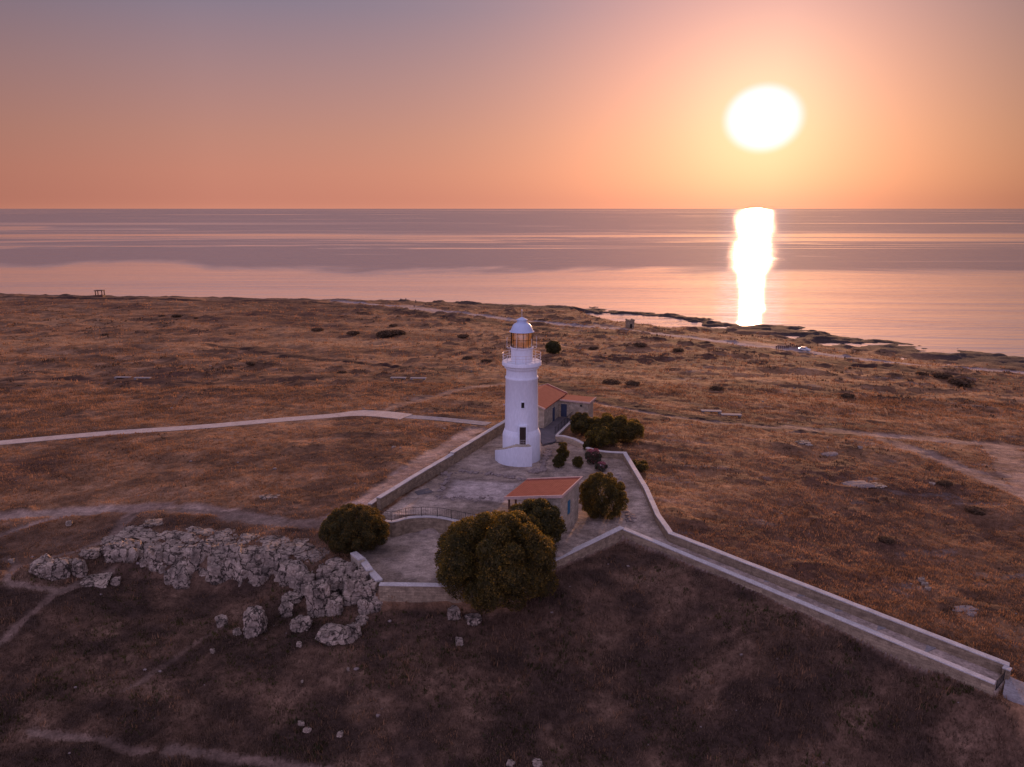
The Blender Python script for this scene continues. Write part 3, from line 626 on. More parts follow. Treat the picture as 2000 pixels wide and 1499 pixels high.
# western boundary wall: three coping lengths stepping up to the tower
A = w3(739, 972, 1.45); B = w3(821, 922, 1.55); C_ = w3(883, 886, 1.6); D_ = w3(986, 822, 1.65)
wall('long stone boundary wall with stepped pale coping running behind the tower, on the side of the dirt strip', [A, B, (C_[0], C_[1], 1.6)], th=.55, group=WG)
wall('upper length of stone boundary wall meeting the paved path just left of the tower', [(C_[0], C_[1], 1.78), D_, w3(1042, 785, 1.7)], th=.58, group=WG)
wall('short low end of the boundary wall beside the round bush at the courtyard corner', [w3(722, 984, .8), w3(738, 973, .8)], th=.5, group=WG)
# stepped wall down from the bush to the sunken yard
for (a, b, z, lb) in ((( 690, 1078), (706, 1091), -.55, 'topmost stubby step of the plastered wall beneath the round bush'), ((706, 1090), (722, 1112), -1.0, 'middle stubby step of the plastered wall above the rocks'), ((722, 1112), (741, 1133), -1.35, 'lowest stubby step of the plastered wall beside the sunken yard')):
    wall(lb, [w3(*a, z), w3(*b, z)], th=.62, mats=('stone2', 'cope'), cope_t=.2, group=WG)
YW0 = w3(741, 1140, -1.1); YW1 = w3(870, 1142, -1.1); YW2 = w3(1000, 1130, -.7); YW3 = w3(1088, 1090, -.35)
wall('low front wall with white coping closing the sunken yard, disappearing behind the big tree', [YW0, YW1, YW2, YW3], th=.5, group=WG)
SW = w3(1215, 1029, .75)
wall('slanting stone wall with pale coping rising from the big tree to the walkway corner', [YW3, SW], th=.55, drop=.8, group=WG)
wall('near wall of the sloping walkway, its coping running from the courtyard corner to the lower gate', [(SW[0]+.2, SW[1]-.1, .62), (IW1[0], IW1[1], -2.6)], th=.5, drop=.6, group=WG)
N0 = w3(1090, 853, .9); 
wall('far wall of the walkway, bending at the courtyard and running down to the lower gate', [w3(1146, 874, .95), w3(1163, 879, .95), w3(1185, 882, .95), w3(1220, 884, .95), w3(1262, 953, .85), w3(1285, 1005, .8), (OW0[0], OW0[1], .75), (OW1[0], OW1[1], -2.6)], th=.5, drop=.6, group=WG)
wall('low curved wall between the house terrace and the yellow-green bush', [w3(1085, 851, .85), w3(1100, 851, .85), w3(1122, 857, .85), w3(1142, 867, .85)], th=.5, mats=('stone2', 'cope'), group=WG)
wall('thin terrace wall running back from the curved wall towards the flat roofed annexe', [w3(1088, 849, .7), w3(1121, 818, .7)], th=.3, mats=('stone2', 'cope'), group=WG)
# gate piers at the end of the walkway
def end_gate():
    a = np.array(IW1); b = np.array(OW1); z = -3.65; u = (b-a)/np.hypot(*(b-a)); L = float(np.hypot(*(b-a))); ang = math.atan2(u[1], u[0])
    wall('short cross wall carrying the iron gate at the low end of the walkway', [(b[0]-u[0]*.35, b[1]-u[1]*.35, -2.62), (b[0]-u[0]*.9, b[1]-u[1]*.9, -2.62)], th=.5, drop=.4, group=WG)
    r = empty('iron_gate', (*(a+u*.3), z), ang); tag(r, 'small dark iron gate closing the low end of the walled walkway', 'gate')
    MB().box((L*.33, 0, .98), (L*.55, .05, .05)).box((L*.33, 0, .12), (L*.55, .05, .05)).box((L*.06, 0, .55), (.06, .05, .95)).box((L*.60, 0, .55), (.06, .05, .95)).build('gate_frame', M['iron'], r)
    mb = MB()
    for i in range(12): mb.box((L*.08+i*L*.044, 0, .55), (.025, .02, .82))
    mb.build('gate_bars', M['iron'], r)
    MB().prism([a+u*0-RD*.0, a-RD*-.05, b+RD*.05, b-RD*0], z-.4, z).v
end_gate()
# paving beyond the gate
mid_ = (IW1+OW1)/2
ribbon('landing_pavement', [mid_+RD*t for t in (.25, 1.2, 2.4, 3.6, 5, 7, 9)], 1.55, M['concrete'], .16)

# retaining wall + iron railing over the sunken yard
RT = smooth([w3(740, 1012, .08), w3(765, 1018, .08), w3(800, 1010, .08), w3(850, 1009, .08), w3(900, 1018, .08), w3(950, 1028, .08), w3(985, 1042, .08)], 4)
wall('curved rubble retaining wall under the iron railing at the back of the sunken yard', [tuple(p) for p in RT], th=.5, mats=('stone', 'cope'), cope_t=.1, bottom=-2.3, group=WG)
def railing(label, pts, h, post_every, bar_every, mk='iron', name='iron_railing', rails=(1.0, .12), post_r=.035):
    P = [Vector(p) for p in pts]; c = sum(P, Vector())/len(P); r = empty(name, c); tag(r, label, 'railing')
    d = [0]
    for i in range(1, len(P)): d.append(d[-1]+(P[i]-P[i-1]).length)
    def at(s):
        for i in range(1, len(P)):
            if s <= d[i]: t = (s-d[i-1])/(d[i]-d[i-1]); return P[i-1].lerp(P[i], t)-c
        return P[-1]-c
    k = max(2, int(round(d[-1]/post_every))); 
    for i in range(k+1): p = at(d[-1]*i/k); MB().tube(p, p+Vector((0, 0, h)), post_r).build('post', M[mk], r)
    for f in rails: MB().path([p-c+Vector((0, 0, h*f)) for p in P], post_r*.8).build('rail', M[mk], r)
    if bar_every:
        mb = MB()
        for i in range(1, int(d[-1]/bar_every)): p = at(i*bar_every); mb.tube(p+Vector((0, 0, h*rails[-1])), p+Vector((0, 0, h*rails[0])), .012, 4)
        mb.build('bars', M[mk], r)
    return r
railing('dark iron railing curving along the top of the retaining wall above the sunken yard', [(p[0], p[1], .08) for p in RT], 1.1, 1.75, .28)
railing('slim dark railing on the right edge of the house terrace', [w3(1084, 848, .3)[:2]+(.3,), w3(1119, 816, .3)[:2]+(.3,)], 1.1, 1.6, .2)

# ------------------------------------------------------------------ lighthouse
def lighthouse():
    TX, TY = 1.34, 99.7; r = empty('lighthouse', (TX, TY, 0)); tag(r, 'tall white round lighthouse with pale blue dome standing in the walled courtyard', 'lighthouse')
    MB().lathe([(2.66, -.6), (2.66, 3.55), (2.62, 3.85), (2.42, 4.35), (2.34, 4.5)], 64).build('plinth', M['paint'], r, True)
    MB().lathe([(2.33, 4.45), (2.30, 7), (2.22, 11.6), (2.28, 11.68), (2.28, 11.85), (2.20, 11.95), (2.14, 12.1), (2.12, 13.0)], 64).build('shaft', M['paint'], r, True)
    MB().lathe([(2.14, 12.9), (2.2, 13.08), (2.38, 13.15), (2.42, 13.4), (2.62, 13.48), (2.70, 13.56), (2.70, 13.96), (2.66, 14.05)], 64).build('gallery', M['paint'], r, True)
    MB().lathe([(1.50, 14.04), (1.50, 15.80), (1.62, 15.86), (1.62, 16.0), (1.46, 16.02)], 48).build('lantern_base', M['paint'], r, True)
    # lantern catwalk brackets + small posts outside the glass
    for k, a in enumerate(np.linspace(0, 2*math.pi, 6, endpoint=False)+.16):
        ca, sa = math.cos(a), math.sin(a)
        MB().path([(1.55*ca, 1.55*sa, 15.95), (2.05*ca, 2.05*sa, 15.95), (2.05*ca, 2.05*sa, 17.3), (1.95*ca, 1.95*sa, 17.36)], .035).build('bracket', M['rail'], r)
    ring = [(2.05*math.cos(a), 2.05*math.sin(a), 15.95) for a in np.linspace(0, 2*math.pi, 40, endpoint=False)]
    MB().path(ring, .03, 5, True).build('catwalk_ring', M['rail'], r)
    gl = MB().lathe([(1.45, 16.02), (1.45, 18.14)], 16, cap=False).build('lantern_glass', M['glass'], r)
    for k in range(12):
        a = 2*math.pi*k/12+.13; x, y = 1.47*math.cos(a), 1.47*math.sin(a); MB().tube((x, y, 16.0), (x, y, 18.15), .035, 5).build('mullion', M['iron'], gl)
    MB().lathe([(1.47, 17.05), (1.51, 17.05), (1.51, 17.1), (1.47, 17.1)], 32, cap=False).build('glazing_bar', M['iron'], gl)
    ln = MB().lathe([(.6, 16.05), (.9, 16.1), (1.18, 16.3), (1.27, 16.7), (1.30, 17.1), (1.27, 17.5), (1.15, 17.85), (.7, 18.02)], 20).build('lens', M['lens'], r, True)
    mb = MB()
    for k in range(8): a = 2*math.pi*k/8; mb.path([(1.32*math.cos(a)*s, 1.32*math.sin(a)*s, z) for s, z in ((.4, 16.35), (.95, 16.8), (1.0, 17.1), (.95, 17.45), (.4, 17.85))], .02, 4)
    mb.build('lens_frame', M['brass'], ln)
    dm = MB().lathe([(1.70, 18.10), (1.70, 18.15), (1.53, 18.20), (1.51, 18.32), (1.38, 18.65), (1.22, 18.98), (1.0, 19.2), (.74, 19.33), (.66, 19.36), (.66, 19.66), (.76, 19.7), (.76, 19.75), (.36, 19.95), (.06, 20.08)], 48).build('dome', M['dome'], r, True)
    vn = MB().tube((0, 0, 20.0), (0, 0, 21.05), .03).build('vane_pole', M['rail'], r)
    vn.data.name = 'vane_pole'
    MB().lathe([(.01, 20.9), (.09, 20.97), (.09, 21.05), (.01, 21.12)], 12).build('finial_ball', M['rail'], vn)
    MB().box((.0, 0, 20.65), (.5, .03, .03)).box((.22, 0, 20.65), (.12, .02, .14)).build('vane_arrow', M['iron'], vn)
    # gallery railing
    for z in (14.4, 14.75, 15.15): g = MB().path([(2.62*math.cos(a), 2.62*math.sin(a), z) for a in np.linspace(0, 2*math.pi, 48, endpoint=False)], .028, 5, True).build('gallery_rail', M['rail'], r)
    for k in range(12): a = 2*math.pi*k/12+.2; MB().tube((2.62*math.cos(a), 2.62*math.sin(a), 14.0), (2.62*math.cos(a), 2.62*math.sin(a), 15.2), .04).build('rail_post', M['rail'], g)
    # openings on the camera side
    def opening(name, cx, z0, z1, w, R0, R1, m, out):
        rr = R0+out; y0 = -math.sqrt(rr*rr-cx*cx); y1 = -math.sqrt((R1+out)**2-cx*cx)
        mb = MB(); vs = []
        for z, y in ((z0, y0), (z1, y1)): vs += [(cx-w/2, y, z), (cx+w/2, y, z), (cx+w/2, y+.3, z), (cx-w/2, y+.3, z)]
        mb.add(vs, [(0, 3, 2, 1), (4, 5, 6, 7), (0, 1, 5, 4), (1, 2, 6, 5), (2, 3, 7, 6), (3, 0, 4, 7)]); return mb.build(name, m, r)
    MB().box((.13, -2.42, 4.14), (.86, .60, 2.42)).build('door', M['door'], r)
    MB().box((-.38, -2.40, 4.15), (.16, .66, 2.44)).box((.64, -2.40, 4.15), (.16, .66, 2.44)).box((.13, -2.40, 5.44), (1.18, .66, .14)).build('door_surround', M['paint'], r)
    w = opening('window', .13, 7.95, 8.72, .42, 2.27, 2.255, M['dark'], .02)
    MB().box((.13, -2.30, 8.78), (.56, .10, .09)).box((.13, -2.32, 7.89), (.56, .12, .09)).box((-.115, -2.285, 8.33), (.07, .08, .8)).box((.375, -2.285, 8.33), (.07, .08, .8)).build('window_frame', M['paint'], w)
    # outside stair wrapped round the front, from the left up to the landing below the door
    a0 = math.radians(168); a1 = math.radians(292); n = 26; ri, ro = 2.67, 3.75; vs = []; fs = []
    for i in range(n+1):
        t = i/n; a = a0+(a1-a0)*t; zt = .95 + (2.85-.95)*min(1, t/.72)
        for rad, z in ((ri, zt), (ro, zt), (ro, -.6), (ri, -.6)): vs.append((rad*math.cos(a), rad*math.sin(a), z))
    for i in range(n): k = 4*i; fs += [(k, k+1, k+5, k+4), (k+1, k+2, k+6, k+5), (k+2, k+3, k+7, k+6)]
    fs += [(0, 3, 2, 1), (4*n, 4*n+1, 4*n+2, 4*n+3)]
    st = MB().add(vs, fs).build('stair', M['paint'], r)
    mb = MB(); K = 14
    for i in range(K):                   # treads
        t0 = i/K*.72; t1 = (i+1)/K*.72; b0 = a0+(a1-a0)*t0; b1 = a0+(a1-a0)*t1; z = .95+1.9*(i+1)/K+.12
        mb.prism([(ri*math.cos(b0), ri*math.sin(b0)), ((ro-.10)*math.cos(b0), (ro-.10)*math.sin(b0)), ((ro-.10)*math.cos(b1), (ro-.10)*math.sin(b1)), (ri*math.cos(b1), ri*math.sin(b1))], z-.4, z-.06)
    b0 = a0+(a1-a0)*.72; m_ = 6; pl = [((ro-.10)*math.cos(b), (ro-.10)*math.sin(b)) for b in np.linspace(b0, a1-.03, m_)]; pi = [(ri*math.cos(b), ri*math.sin(b)) for b in np.linspace(a1-.03, b0, m_)]
    mb.prism(pl+pi, 2.7, 2.93); mb.build('tread', M['stone2'], st)
    mb = MB()
    for x in (-.22, .02, .26, .5): mb.tube((x, -3.45, 2.9), (x, -3.45, 3.75), .014, 5)
    mb.path([(-.22, -3.45, 3.75), (.5, -3.45, 3.75)], .016).path([(-.22, -3.45, 3.4), (.5, -3.45, 3.4)], .012)
    mb.build('landing_rail', M['rail'], st)
lighthouse()

# ------------------------------------------------------------------ the hut and the house
def frame_pt(o, ang, a, b):              # local (a along, b back) -> world
    return np.array([o[0]+a*math.cos(ang)-b*math.sin(ang), o[1]+a*math.sin(ang)+b*math.cos(ang)])
def hut():
    ang = -math.radians(25); r = empty('stone_hut', (5.15, 73.6, -.4), ang); tag(r, 'square stone hut with red mono-pitch roof and timber porch beside the big tree', 'hut')
    Wd, Dp, P = 4.3, 5.6, 2.0            # local: x to the left is negative, y back
    z0, zr, zl = -.3, 5.15, 4.15         # wall tops, falling to the left
    def zt(x): return zr + (zr-zl+.25)*x/(Wd+P) 
    t = .35
    mb = MB(); o = 0
    mb.prism([(-Wd, 0), (0, 0), (0, t), (-Wd, t)], z0, [zt(-Wd), zt(0), zt(0), zt(-Wd)])
    mb.prism([(-t, t), (0, t), (0, Dp-t), (-t, Dp-t)], z0, [zt(-t), zt(0), zt(0), zt(-t)])
    mb.prism([(-Wd, Dp-t), (0, Dp-t), (0, Dp), (-Wd, Dp)], z0, [zt(-Wd), zt(0), zt(0), zt(-Wd)])
    mb.prism([(-Wd, t), (-Wd+t, t), (-Wd+t, Dp-t), (-Wd, Dp-t)], z0, [zt(-Wd), zt(-Wd+t), zt(-Wd+t), zt(-Wd)])
    mb.build('wall', M['stone2'], r)
    e = .22; x0, x1, y0, y1 = -Wd-P-.2, e, -e, Dp+e
    rf = MB().prism([(x0, y0), (x1, y0), (x1, y1), (x0, y1)], [zt(x0)+.02, zt(x1)+.02, zt(x1)+.02, zt(x0)+.02], [zt(x0)+.18, zt(x1)+.18, zt(x1)+.18, zt(x0)+.18]).build('roof', M['roof'], r)
    mb = MB()
    for k in range(1, 22):               # standing seams
        x = x0+(x1-x0)*k/22; mb.box((x, (y0+y1)/2, zt(x)+.19), (.035, y1-y0-.2, .03))
    mb.build('seam', M['roof'], rf)
    w = .12
    for nm, poly in (('verge_trim', [(x0, y0-w), (x1+w, y0-w), (x1+w, y0), (x0, y0)]), ('verge_trim', [(x0, y1), (x1+w, y1), (x1+w, y1+w), (x0, y1+w)]), ('eave_trim', [(x1, y0), (x1+w, y0), (x1+w, y1), (x1, y1)])):
        MB().prism(poly, [zt(p[0])-.06 for p in poly], [zt(p[0])+.26 for p in poly]).build(nm, M['trim'], rf)
    for y in (.25, 2.0, Dp-.3): MB().box((-Wd-P+.15, y, (zt(-Wd-P)+z0)/2), (.16, .16, zt(-Wd-P)-z0)).build('post', M['wood'], r)
    MB().box((-Wd-P+.15, Dp/2, zt(-Wd-P)-.12), (.16, Dp, .2)).build('beam', M['wood'], r)
    s = MB().box((.03, 2.45, 3.05), (.09, .62, 1.5)).build('shutter', M['blue'], r)
    MB().box((.03, 2.45, 2.22), (.2, .85, .1)).build('window_sill', M['stone2'], s)
    MB().box((-Wd-.03, 3.0, 1.1), (.06, .95, 2.1)).build('door', M['wood'], r)
hut()
def house():
    ang = -math.radians(22); r = empty('stone_house', (5.1, 113.4, .25), ang); tag(r, 'low stone house with red gabled roof and flat roofed annexe behind the lighthouse', 'house')
    L, Wd = 10.6, 6.6; ze, zr = 3.3, 4.45; z0 = -.5
    mb = MB(); t = .35                   # local: y back along the eave, x negative to the left
    mb.prism([(-Wd, 0), (0, 0), (0, L), (-Wd, L)], z0, ze)
    mb.add([(-Wd, 0.0, ze), (0, 0.0, ze), (-Wd/2, 0.0, zr-.05), (-Wd, .3, ze), (0, .3, ze), (-Wd/2, .3, zr-.05)], [(0, 1, 2), (5, 4, 3), (0, 2, 5, 3), (1, 4, 5, 2)])
    mb.add([(-Wd, L-.3, ze), (0, L-.3, ze), (-Wd/2, L-.3, zr-.05), (-Wd, L, ze), (0, L, ze), (-Wd/2, L, zr-.05)], [(0, 1, 2), (5, 4, 3), (0, 2, 5, 3), (1, 4, 5, 2)])
    mb.build('wall', M['stone2'], r)
    e = .3; k = (zr-ze)/(Wd/2)
    for sx, nm in ((1, 'roof'), (-1, 'roof')):
        xa = -Wd/2; xb = -Wd/2 + sx*(Wd/2+e); za = zr+.02; zb = zr+.02-k*(Wd/2+e)
        poly = [(xa, -e), (xb, -e), (xb, L+e), (xa, L+e)]; zz = [za, zb, zb, za]
        if sx < 0: poly = poly[::-1]; zz = zz[::-1]
        rf = MB().prism(poly, zz, [q+.14 for q in zz]).build(nm, M['roof'], r)
        for y0, y1 in ((-e-.1, -e), (L+e, L+e+.1)):
            p2 = [(xa, y0), (xb, y0), (xb, y1), (xa, y1)]; z2 = [za, zb, zb, za]
            if sx < 0: p2 = p2[::-1]; z2 = z2[::-1]
            MB().prism(p2, [q-.05 for q in z2], [q+.2 for q in z2]).build('verge_trim', M['trim'], rf)
    MB().box((.03, 4.6, 1.15), (.08, 1.0, 2.3)).build('door', M['bdoor'], r)
    # annexe at right angles at the back
    ax0, ax1, ay0, ay1 = .0, 5.1, 7.2, 10.4; zt = 2.95
    MB().prism([(ax0+.003, ay0), (ax1, ay0), (ax1, ay1), (ax0+.003, ay1)], z0, zt).build('annexe_wall', M['stone2'], r)
    ar = MB().prism([(ax0+.31, ay0-.3), (ax1+.35, ay0-.3), (ax1+.35, ay1+.2), (ax0+.31, ay1+.2)], [zt+.02]*4, [zt+.2]*4).build('annexe_roof', M['roof'], r)
    MB().prism([(ax0+.31, ay0-.38), (ax1+.43, ay0-.38), (ax1+.43, ay0-.3), (ax0+.31, ay0-.3)], zt-.02, zt+.26).build('eave_trim', M['trim'], ar)
    MB().prism([(ax1+.35, ay0-.3), (ax1+.43, ay0-.3), (ax1+.43, ay1+.2), (ax1+.35, ay1+.2)], zt-.02, zt+.26).build('verge_trim', M['trim'], ar)
    MB().box((.95, ay0-.03, 1.25), (1.0, .08, 2.2)).build('door', M['bdoor'], r)
    MB().box((3.9, ay0-.03, 2.35), (.35, .06, .3)).build('vent', M['dark'], r)
    # terrace paving in front of the doors
    tp = [W(1060, 868, .3), W(1084, 862, .3), W(1123, 815, .3), W(1085, 806, .3), W(1040, 830, .3)]
    tag(MB().prism(tp, -.3, .3).build('terrace', M['terrace']), kind='structure')
house()

# ------------------------------------------------------------------ foliage
def leaves(blobs, n, size, shell=.35, seed=0, tip=(1.5, 1.35, 1.0), squash=.75, flat=.35):
    """leaf-sized quads spread through lobes. blobs: (x,y,z,rx,ry,rz). returns verts, quads, colour"""
    rg = np.random.default_rng(seed); B = np.array(blobs, float); w = (B[:, 3]*B[:, 4]+B[:, 3]*B[:, 5]); w /= w.sum()
    k = rg.choice(len(B), n, p=w); d = rg.normal(size=(n, 3)); d /= np.linalg.norm(d, axis=1)[:, None]
    low = (d[:, 2] < -.5) & (rg.uniform(size=n) < .6); d[low, 2] *= -1
    d /= np.linalg.norm(d, axis=1)[:, None]
    rr = 1 - np.abs(rg.normal(size=n))*shell*.5; rr = rr.clip(.3, 1.12) + rg.normal(size=n)*.03
    lump = 1 + .18*fbm(d[:, 0]*3+k*3.1, d[:, 1]*3, d[:, 2]*3+k, octv=2, seed=seed+3)
    c = B[k, :3] + d*B[k, 3:]*(rr*lump)[:, None]
    nn = d + rg.normal(size=(n, 3))*.75; nn /= np.linalg.norm(nn, axis=1)[:, None]
    a = np.cross(nn, rg.normal(size=(n, 3))); a /= np.linalg.norm(a, axis=1)[:, None]; b = np.cross(nn, a)
    s = size*rg.uniform(.55, 1.25, n)[:, None]
    V = np.stack([c-a*s*.5, c-b*s*flat, c+a*s*.5, c+b*s*flat], 1).reshape(-1, 3); Fq = np.arange(4*n).reshape(-1, 4)
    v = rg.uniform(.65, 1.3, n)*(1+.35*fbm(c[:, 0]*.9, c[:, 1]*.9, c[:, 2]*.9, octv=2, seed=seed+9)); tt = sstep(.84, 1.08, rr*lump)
    col = v[:, None]*(1 + tt[:, None]*(np.array(tip)[None]-1)*rg.uniform(0, 1, n)[:, None])  # outer leaves: yellowish young growth plus sunlit gold put into the colour
    return V, Fq, np.repeat(col, 4, 0)
def crown_blobs(R, Hh, n, sub, seed, base=.0, low=.25, core=.70):
    """a dome of radius R, height Hh, made of lobes of radius sub"""
    rg = np.random.default_rng(seed); out = [(0, 0, Hh*.47, R*core, R*core, Hh*(core*.55))]
    ga = math.pi*(3-math.sqrt(5))
    for i in range(n):
        u = (i+.5)/n; zz = 1-u*1.8; rad = math.sqrt(max(0, 1-zz*zz)); a = i*ga + rg.uniform(-.3, .3)
        s = sub*rg.uniform(.75, 1.3); k = rg.uniform(.86, 1.04)
        out.append((rad*math.cos(a)*(R-s*.75)*k, rad*math.sin(a)*(R-s*.75)*k, base+Hh*.47+zz*(Hh*.53-s*.6)*k, s, s, s*.85))
    return out
def limb_mesh(segs):                     # segs: list of (p, q, r0, r1)
    mb = MB()
    for p, q, r0, r1 in segs: mb.tube(p, q, r0, 8, r1)
    return mb
def tree(name, label, cat, px, py, R, Hh, n_leaf, size, m='leaf', nl=26, sub=None, seed=1, loc=None, group=None, tip=(3.0, 2.2, 1.1), trunk=True, stretch=(1, 1), sink=.0, core=.70):
    x, y = loc if loc is not None else pxz(px, py); z = gz(x, y)
    r = empty(name, (x, y, z-sink)); tag(r, label, cat, group)
    bl = [(a*stretch[0], b*stretch[1], c, d, e, f) for a, b, c, d, e, f in crown_blobs(R, Hh, nl, sub or R*.3, seed, core=core)]
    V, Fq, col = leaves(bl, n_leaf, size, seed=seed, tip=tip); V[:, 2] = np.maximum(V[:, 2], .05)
    if m == 'pink':                     # dark leaves with blossom scattered over the outside
        rgp = np.random.default_rng(seed); bl_ = np.repeat(rgp.uniform(size=len(Fq)) < .34, 4)[:, None]; lum = col.mean(1, keepdims=True)
        col = np.where(bl_, lum*np.array([[.95, .34, .36]]), lum*np.array([[.17, .15, .08]]))
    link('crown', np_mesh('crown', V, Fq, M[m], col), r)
    if trunk:
        rg = random.Random(seed); mb = MB(); h0 = Hh*.22; mb.tube((0, 0, -.8), (0, 0, h0), R*.07+.06, 8, R*.055+.04)
        for k in range(7):
            a = k*2*math.pi/7+rg.uniform(-.3, .3); q = (R*.42*math.cos(a), R*.42*math.sin(a), Hh*rg.uniform(.4, .62)); mid = (q[0]*.45, q[1]*.45, h0+(q[2]-h0)*.6)
            mb.tube((0, 0, h0*.8), mid, R*.04+.03, 6, R*.025+.02).tube(mid, q, R*.025+.02, 6, .02)
            for _ in range(3): q2 = (q[0]*rg.uniform(1, 1.4), q[1]*rg.uniform(1, 1.4), q[2]+rg.uniform(-.1, .15)*Hh); mb.tube(mid, q2, R*.015+.015, 5, .01)
        mb.build('trunk', M['bark'], r)
    return r
# big multi-lobed tree in front of the hut, with its darker neighbour behind
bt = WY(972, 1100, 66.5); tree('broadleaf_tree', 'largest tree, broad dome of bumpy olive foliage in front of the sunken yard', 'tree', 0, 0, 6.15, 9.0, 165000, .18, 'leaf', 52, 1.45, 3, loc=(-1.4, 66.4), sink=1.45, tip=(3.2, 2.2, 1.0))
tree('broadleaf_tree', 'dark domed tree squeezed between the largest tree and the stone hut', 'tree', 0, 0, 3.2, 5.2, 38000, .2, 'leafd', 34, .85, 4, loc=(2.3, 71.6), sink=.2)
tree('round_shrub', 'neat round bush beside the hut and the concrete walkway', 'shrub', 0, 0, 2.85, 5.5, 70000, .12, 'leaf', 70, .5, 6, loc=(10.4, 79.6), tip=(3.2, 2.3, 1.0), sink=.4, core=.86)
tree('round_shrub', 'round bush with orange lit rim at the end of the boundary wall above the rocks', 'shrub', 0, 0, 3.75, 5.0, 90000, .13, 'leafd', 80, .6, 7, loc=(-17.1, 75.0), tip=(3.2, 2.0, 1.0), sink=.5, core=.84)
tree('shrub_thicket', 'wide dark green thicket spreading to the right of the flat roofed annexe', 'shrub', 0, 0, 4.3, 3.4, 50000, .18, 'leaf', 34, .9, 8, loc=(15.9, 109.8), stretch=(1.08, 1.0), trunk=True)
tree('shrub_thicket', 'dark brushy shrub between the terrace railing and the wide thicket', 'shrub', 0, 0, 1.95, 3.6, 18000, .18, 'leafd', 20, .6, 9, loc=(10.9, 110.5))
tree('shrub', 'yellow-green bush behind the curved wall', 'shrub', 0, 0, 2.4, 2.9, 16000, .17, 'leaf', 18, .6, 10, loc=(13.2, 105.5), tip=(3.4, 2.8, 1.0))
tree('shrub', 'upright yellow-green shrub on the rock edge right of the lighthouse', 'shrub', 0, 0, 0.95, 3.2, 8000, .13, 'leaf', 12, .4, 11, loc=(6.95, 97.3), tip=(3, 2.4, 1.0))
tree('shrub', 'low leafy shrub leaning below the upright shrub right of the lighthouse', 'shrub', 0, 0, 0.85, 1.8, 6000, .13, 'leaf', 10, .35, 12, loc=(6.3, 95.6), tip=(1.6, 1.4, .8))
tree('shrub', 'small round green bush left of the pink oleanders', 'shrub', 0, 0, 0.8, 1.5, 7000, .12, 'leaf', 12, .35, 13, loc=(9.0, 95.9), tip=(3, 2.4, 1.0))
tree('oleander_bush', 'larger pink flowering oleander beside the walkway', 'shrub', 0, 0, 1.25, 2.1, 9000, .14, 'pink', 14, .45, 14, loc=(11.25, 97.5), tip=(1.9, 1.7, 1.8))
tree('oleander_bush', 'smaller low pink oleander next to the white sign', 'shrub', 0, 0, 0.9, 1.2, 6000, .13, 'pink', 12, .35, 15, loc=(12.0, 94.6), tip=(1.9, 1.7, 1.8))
tree('shrub', 'dark conical shrub filling the gap in the wall by the curved wall end', 'shrub', 0, 0, .55, 1.5, 5000, .12, 'leafd', 8, .3, 16, loc=tuple(W(1146, 880, 0)))
tree('shrub', 'scrubby green bush outside the bend of the walkway wall', 'shrub', 0, 0, 1.6, 1.2, 7000, .15, 'leafd', 12, .5, 17, loc=tuple(W(1247, 912, -.5)))
tree('round_shrub', 'solitary dark domed bush in the field right of the lantern', 'shrub', 1081, 690, 2.4, 3.7, 14000, .3, 'leafd', 20, .9, 18, tip=(1.2, 1.1, .9))

# scattered low shrubs in the fields
proto = []
for s in range(4):
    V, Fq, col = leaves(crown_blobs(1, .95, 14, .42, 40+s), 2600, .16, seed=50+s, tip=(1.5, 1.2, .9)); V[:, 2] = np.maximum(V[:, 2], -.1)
    proto.append(np_mesh('shrub', V, Fq, M['shrub'], col*1.3))
fs_px = [(125, 621, 1.5, 'small dark shrub at the far left of the field'), (205, 655, 1.7, 'dark shrub in the left field below the tiny far left one'), (102, 657, .0, ''),
    (316, 619, 1.7, 'left one of two dark shrubs standing close together in the far left field'), (345, 620, 2.5, 'right one of two dark shrubs standing close together in the far left field'),
    (383, 622, 1.3, 'little shrub just right of the pair in the far left field'), (620, 646, 2.8, 'low spreading shrub left of the long dark thicket in the far field'), (690, 655, 3.0, 'flat dark shrub touching the left end of the long far thicket'),
    (755, 656, 4.6, 'long dark thicket in the field between the shelter and the lighthouse'), (775, 654, 4.0, 'dark shrub at the right end of the long far thicket'), (768, 637, 2.2, 'small shrub behind the long far thicket'),
    (905, 662, 2.6, 'hazy low shrub in the far field left of the lantern'), (913, 700, 2.2, 'low shrub in the field left of the gallery'), (950, 707, 1.9, 'dark shrub close to the left of the tower below the gallery'),
    (490, 716, 1.8, 'dark shrub in the middle of the left field'), (668, 728, 1.6, 'dark shrub near the two right hand stone benches'), (678, 698, .0, ''), (1160, 680, 2.2, 'low shrub right of the solitary domed bush'),
    (1195, 749, 2.6, 'dark shrub in the field above the annexe roof'), (1235, 754, 2.2, 'shrub right of the dark one above the annexe roof'), (1250, 683, 2.7, 'dusky shrub in the middle field below the shore hut'), (1325, 688, 2.6, 'dusky shrub halfway between shore hut and car'),
    (1840, 741, 3.0, 'broad dark shrub at the far right by the coast road'), (1875, 752, 4.0, 'large low thicket at the far right of the field'), (1800, 735, 2.0, 'small shrub left of the far right thicket'), (1465, 806, .0, ''),
    (1845, 950, 1.3, 'small dark bush inside the bend of the right hand track'), (1905, 1000, 1.6, 'dark low bush in the right field below the track'), (1400, 760, 2.0, 'dull shrub in the middle of the right field'), (1730, 1060, 1.2, 'low scrub mound in the lower right field'),
    (1655, 775, 2.0, 'greyish shrub in the right field above the dirt track')]
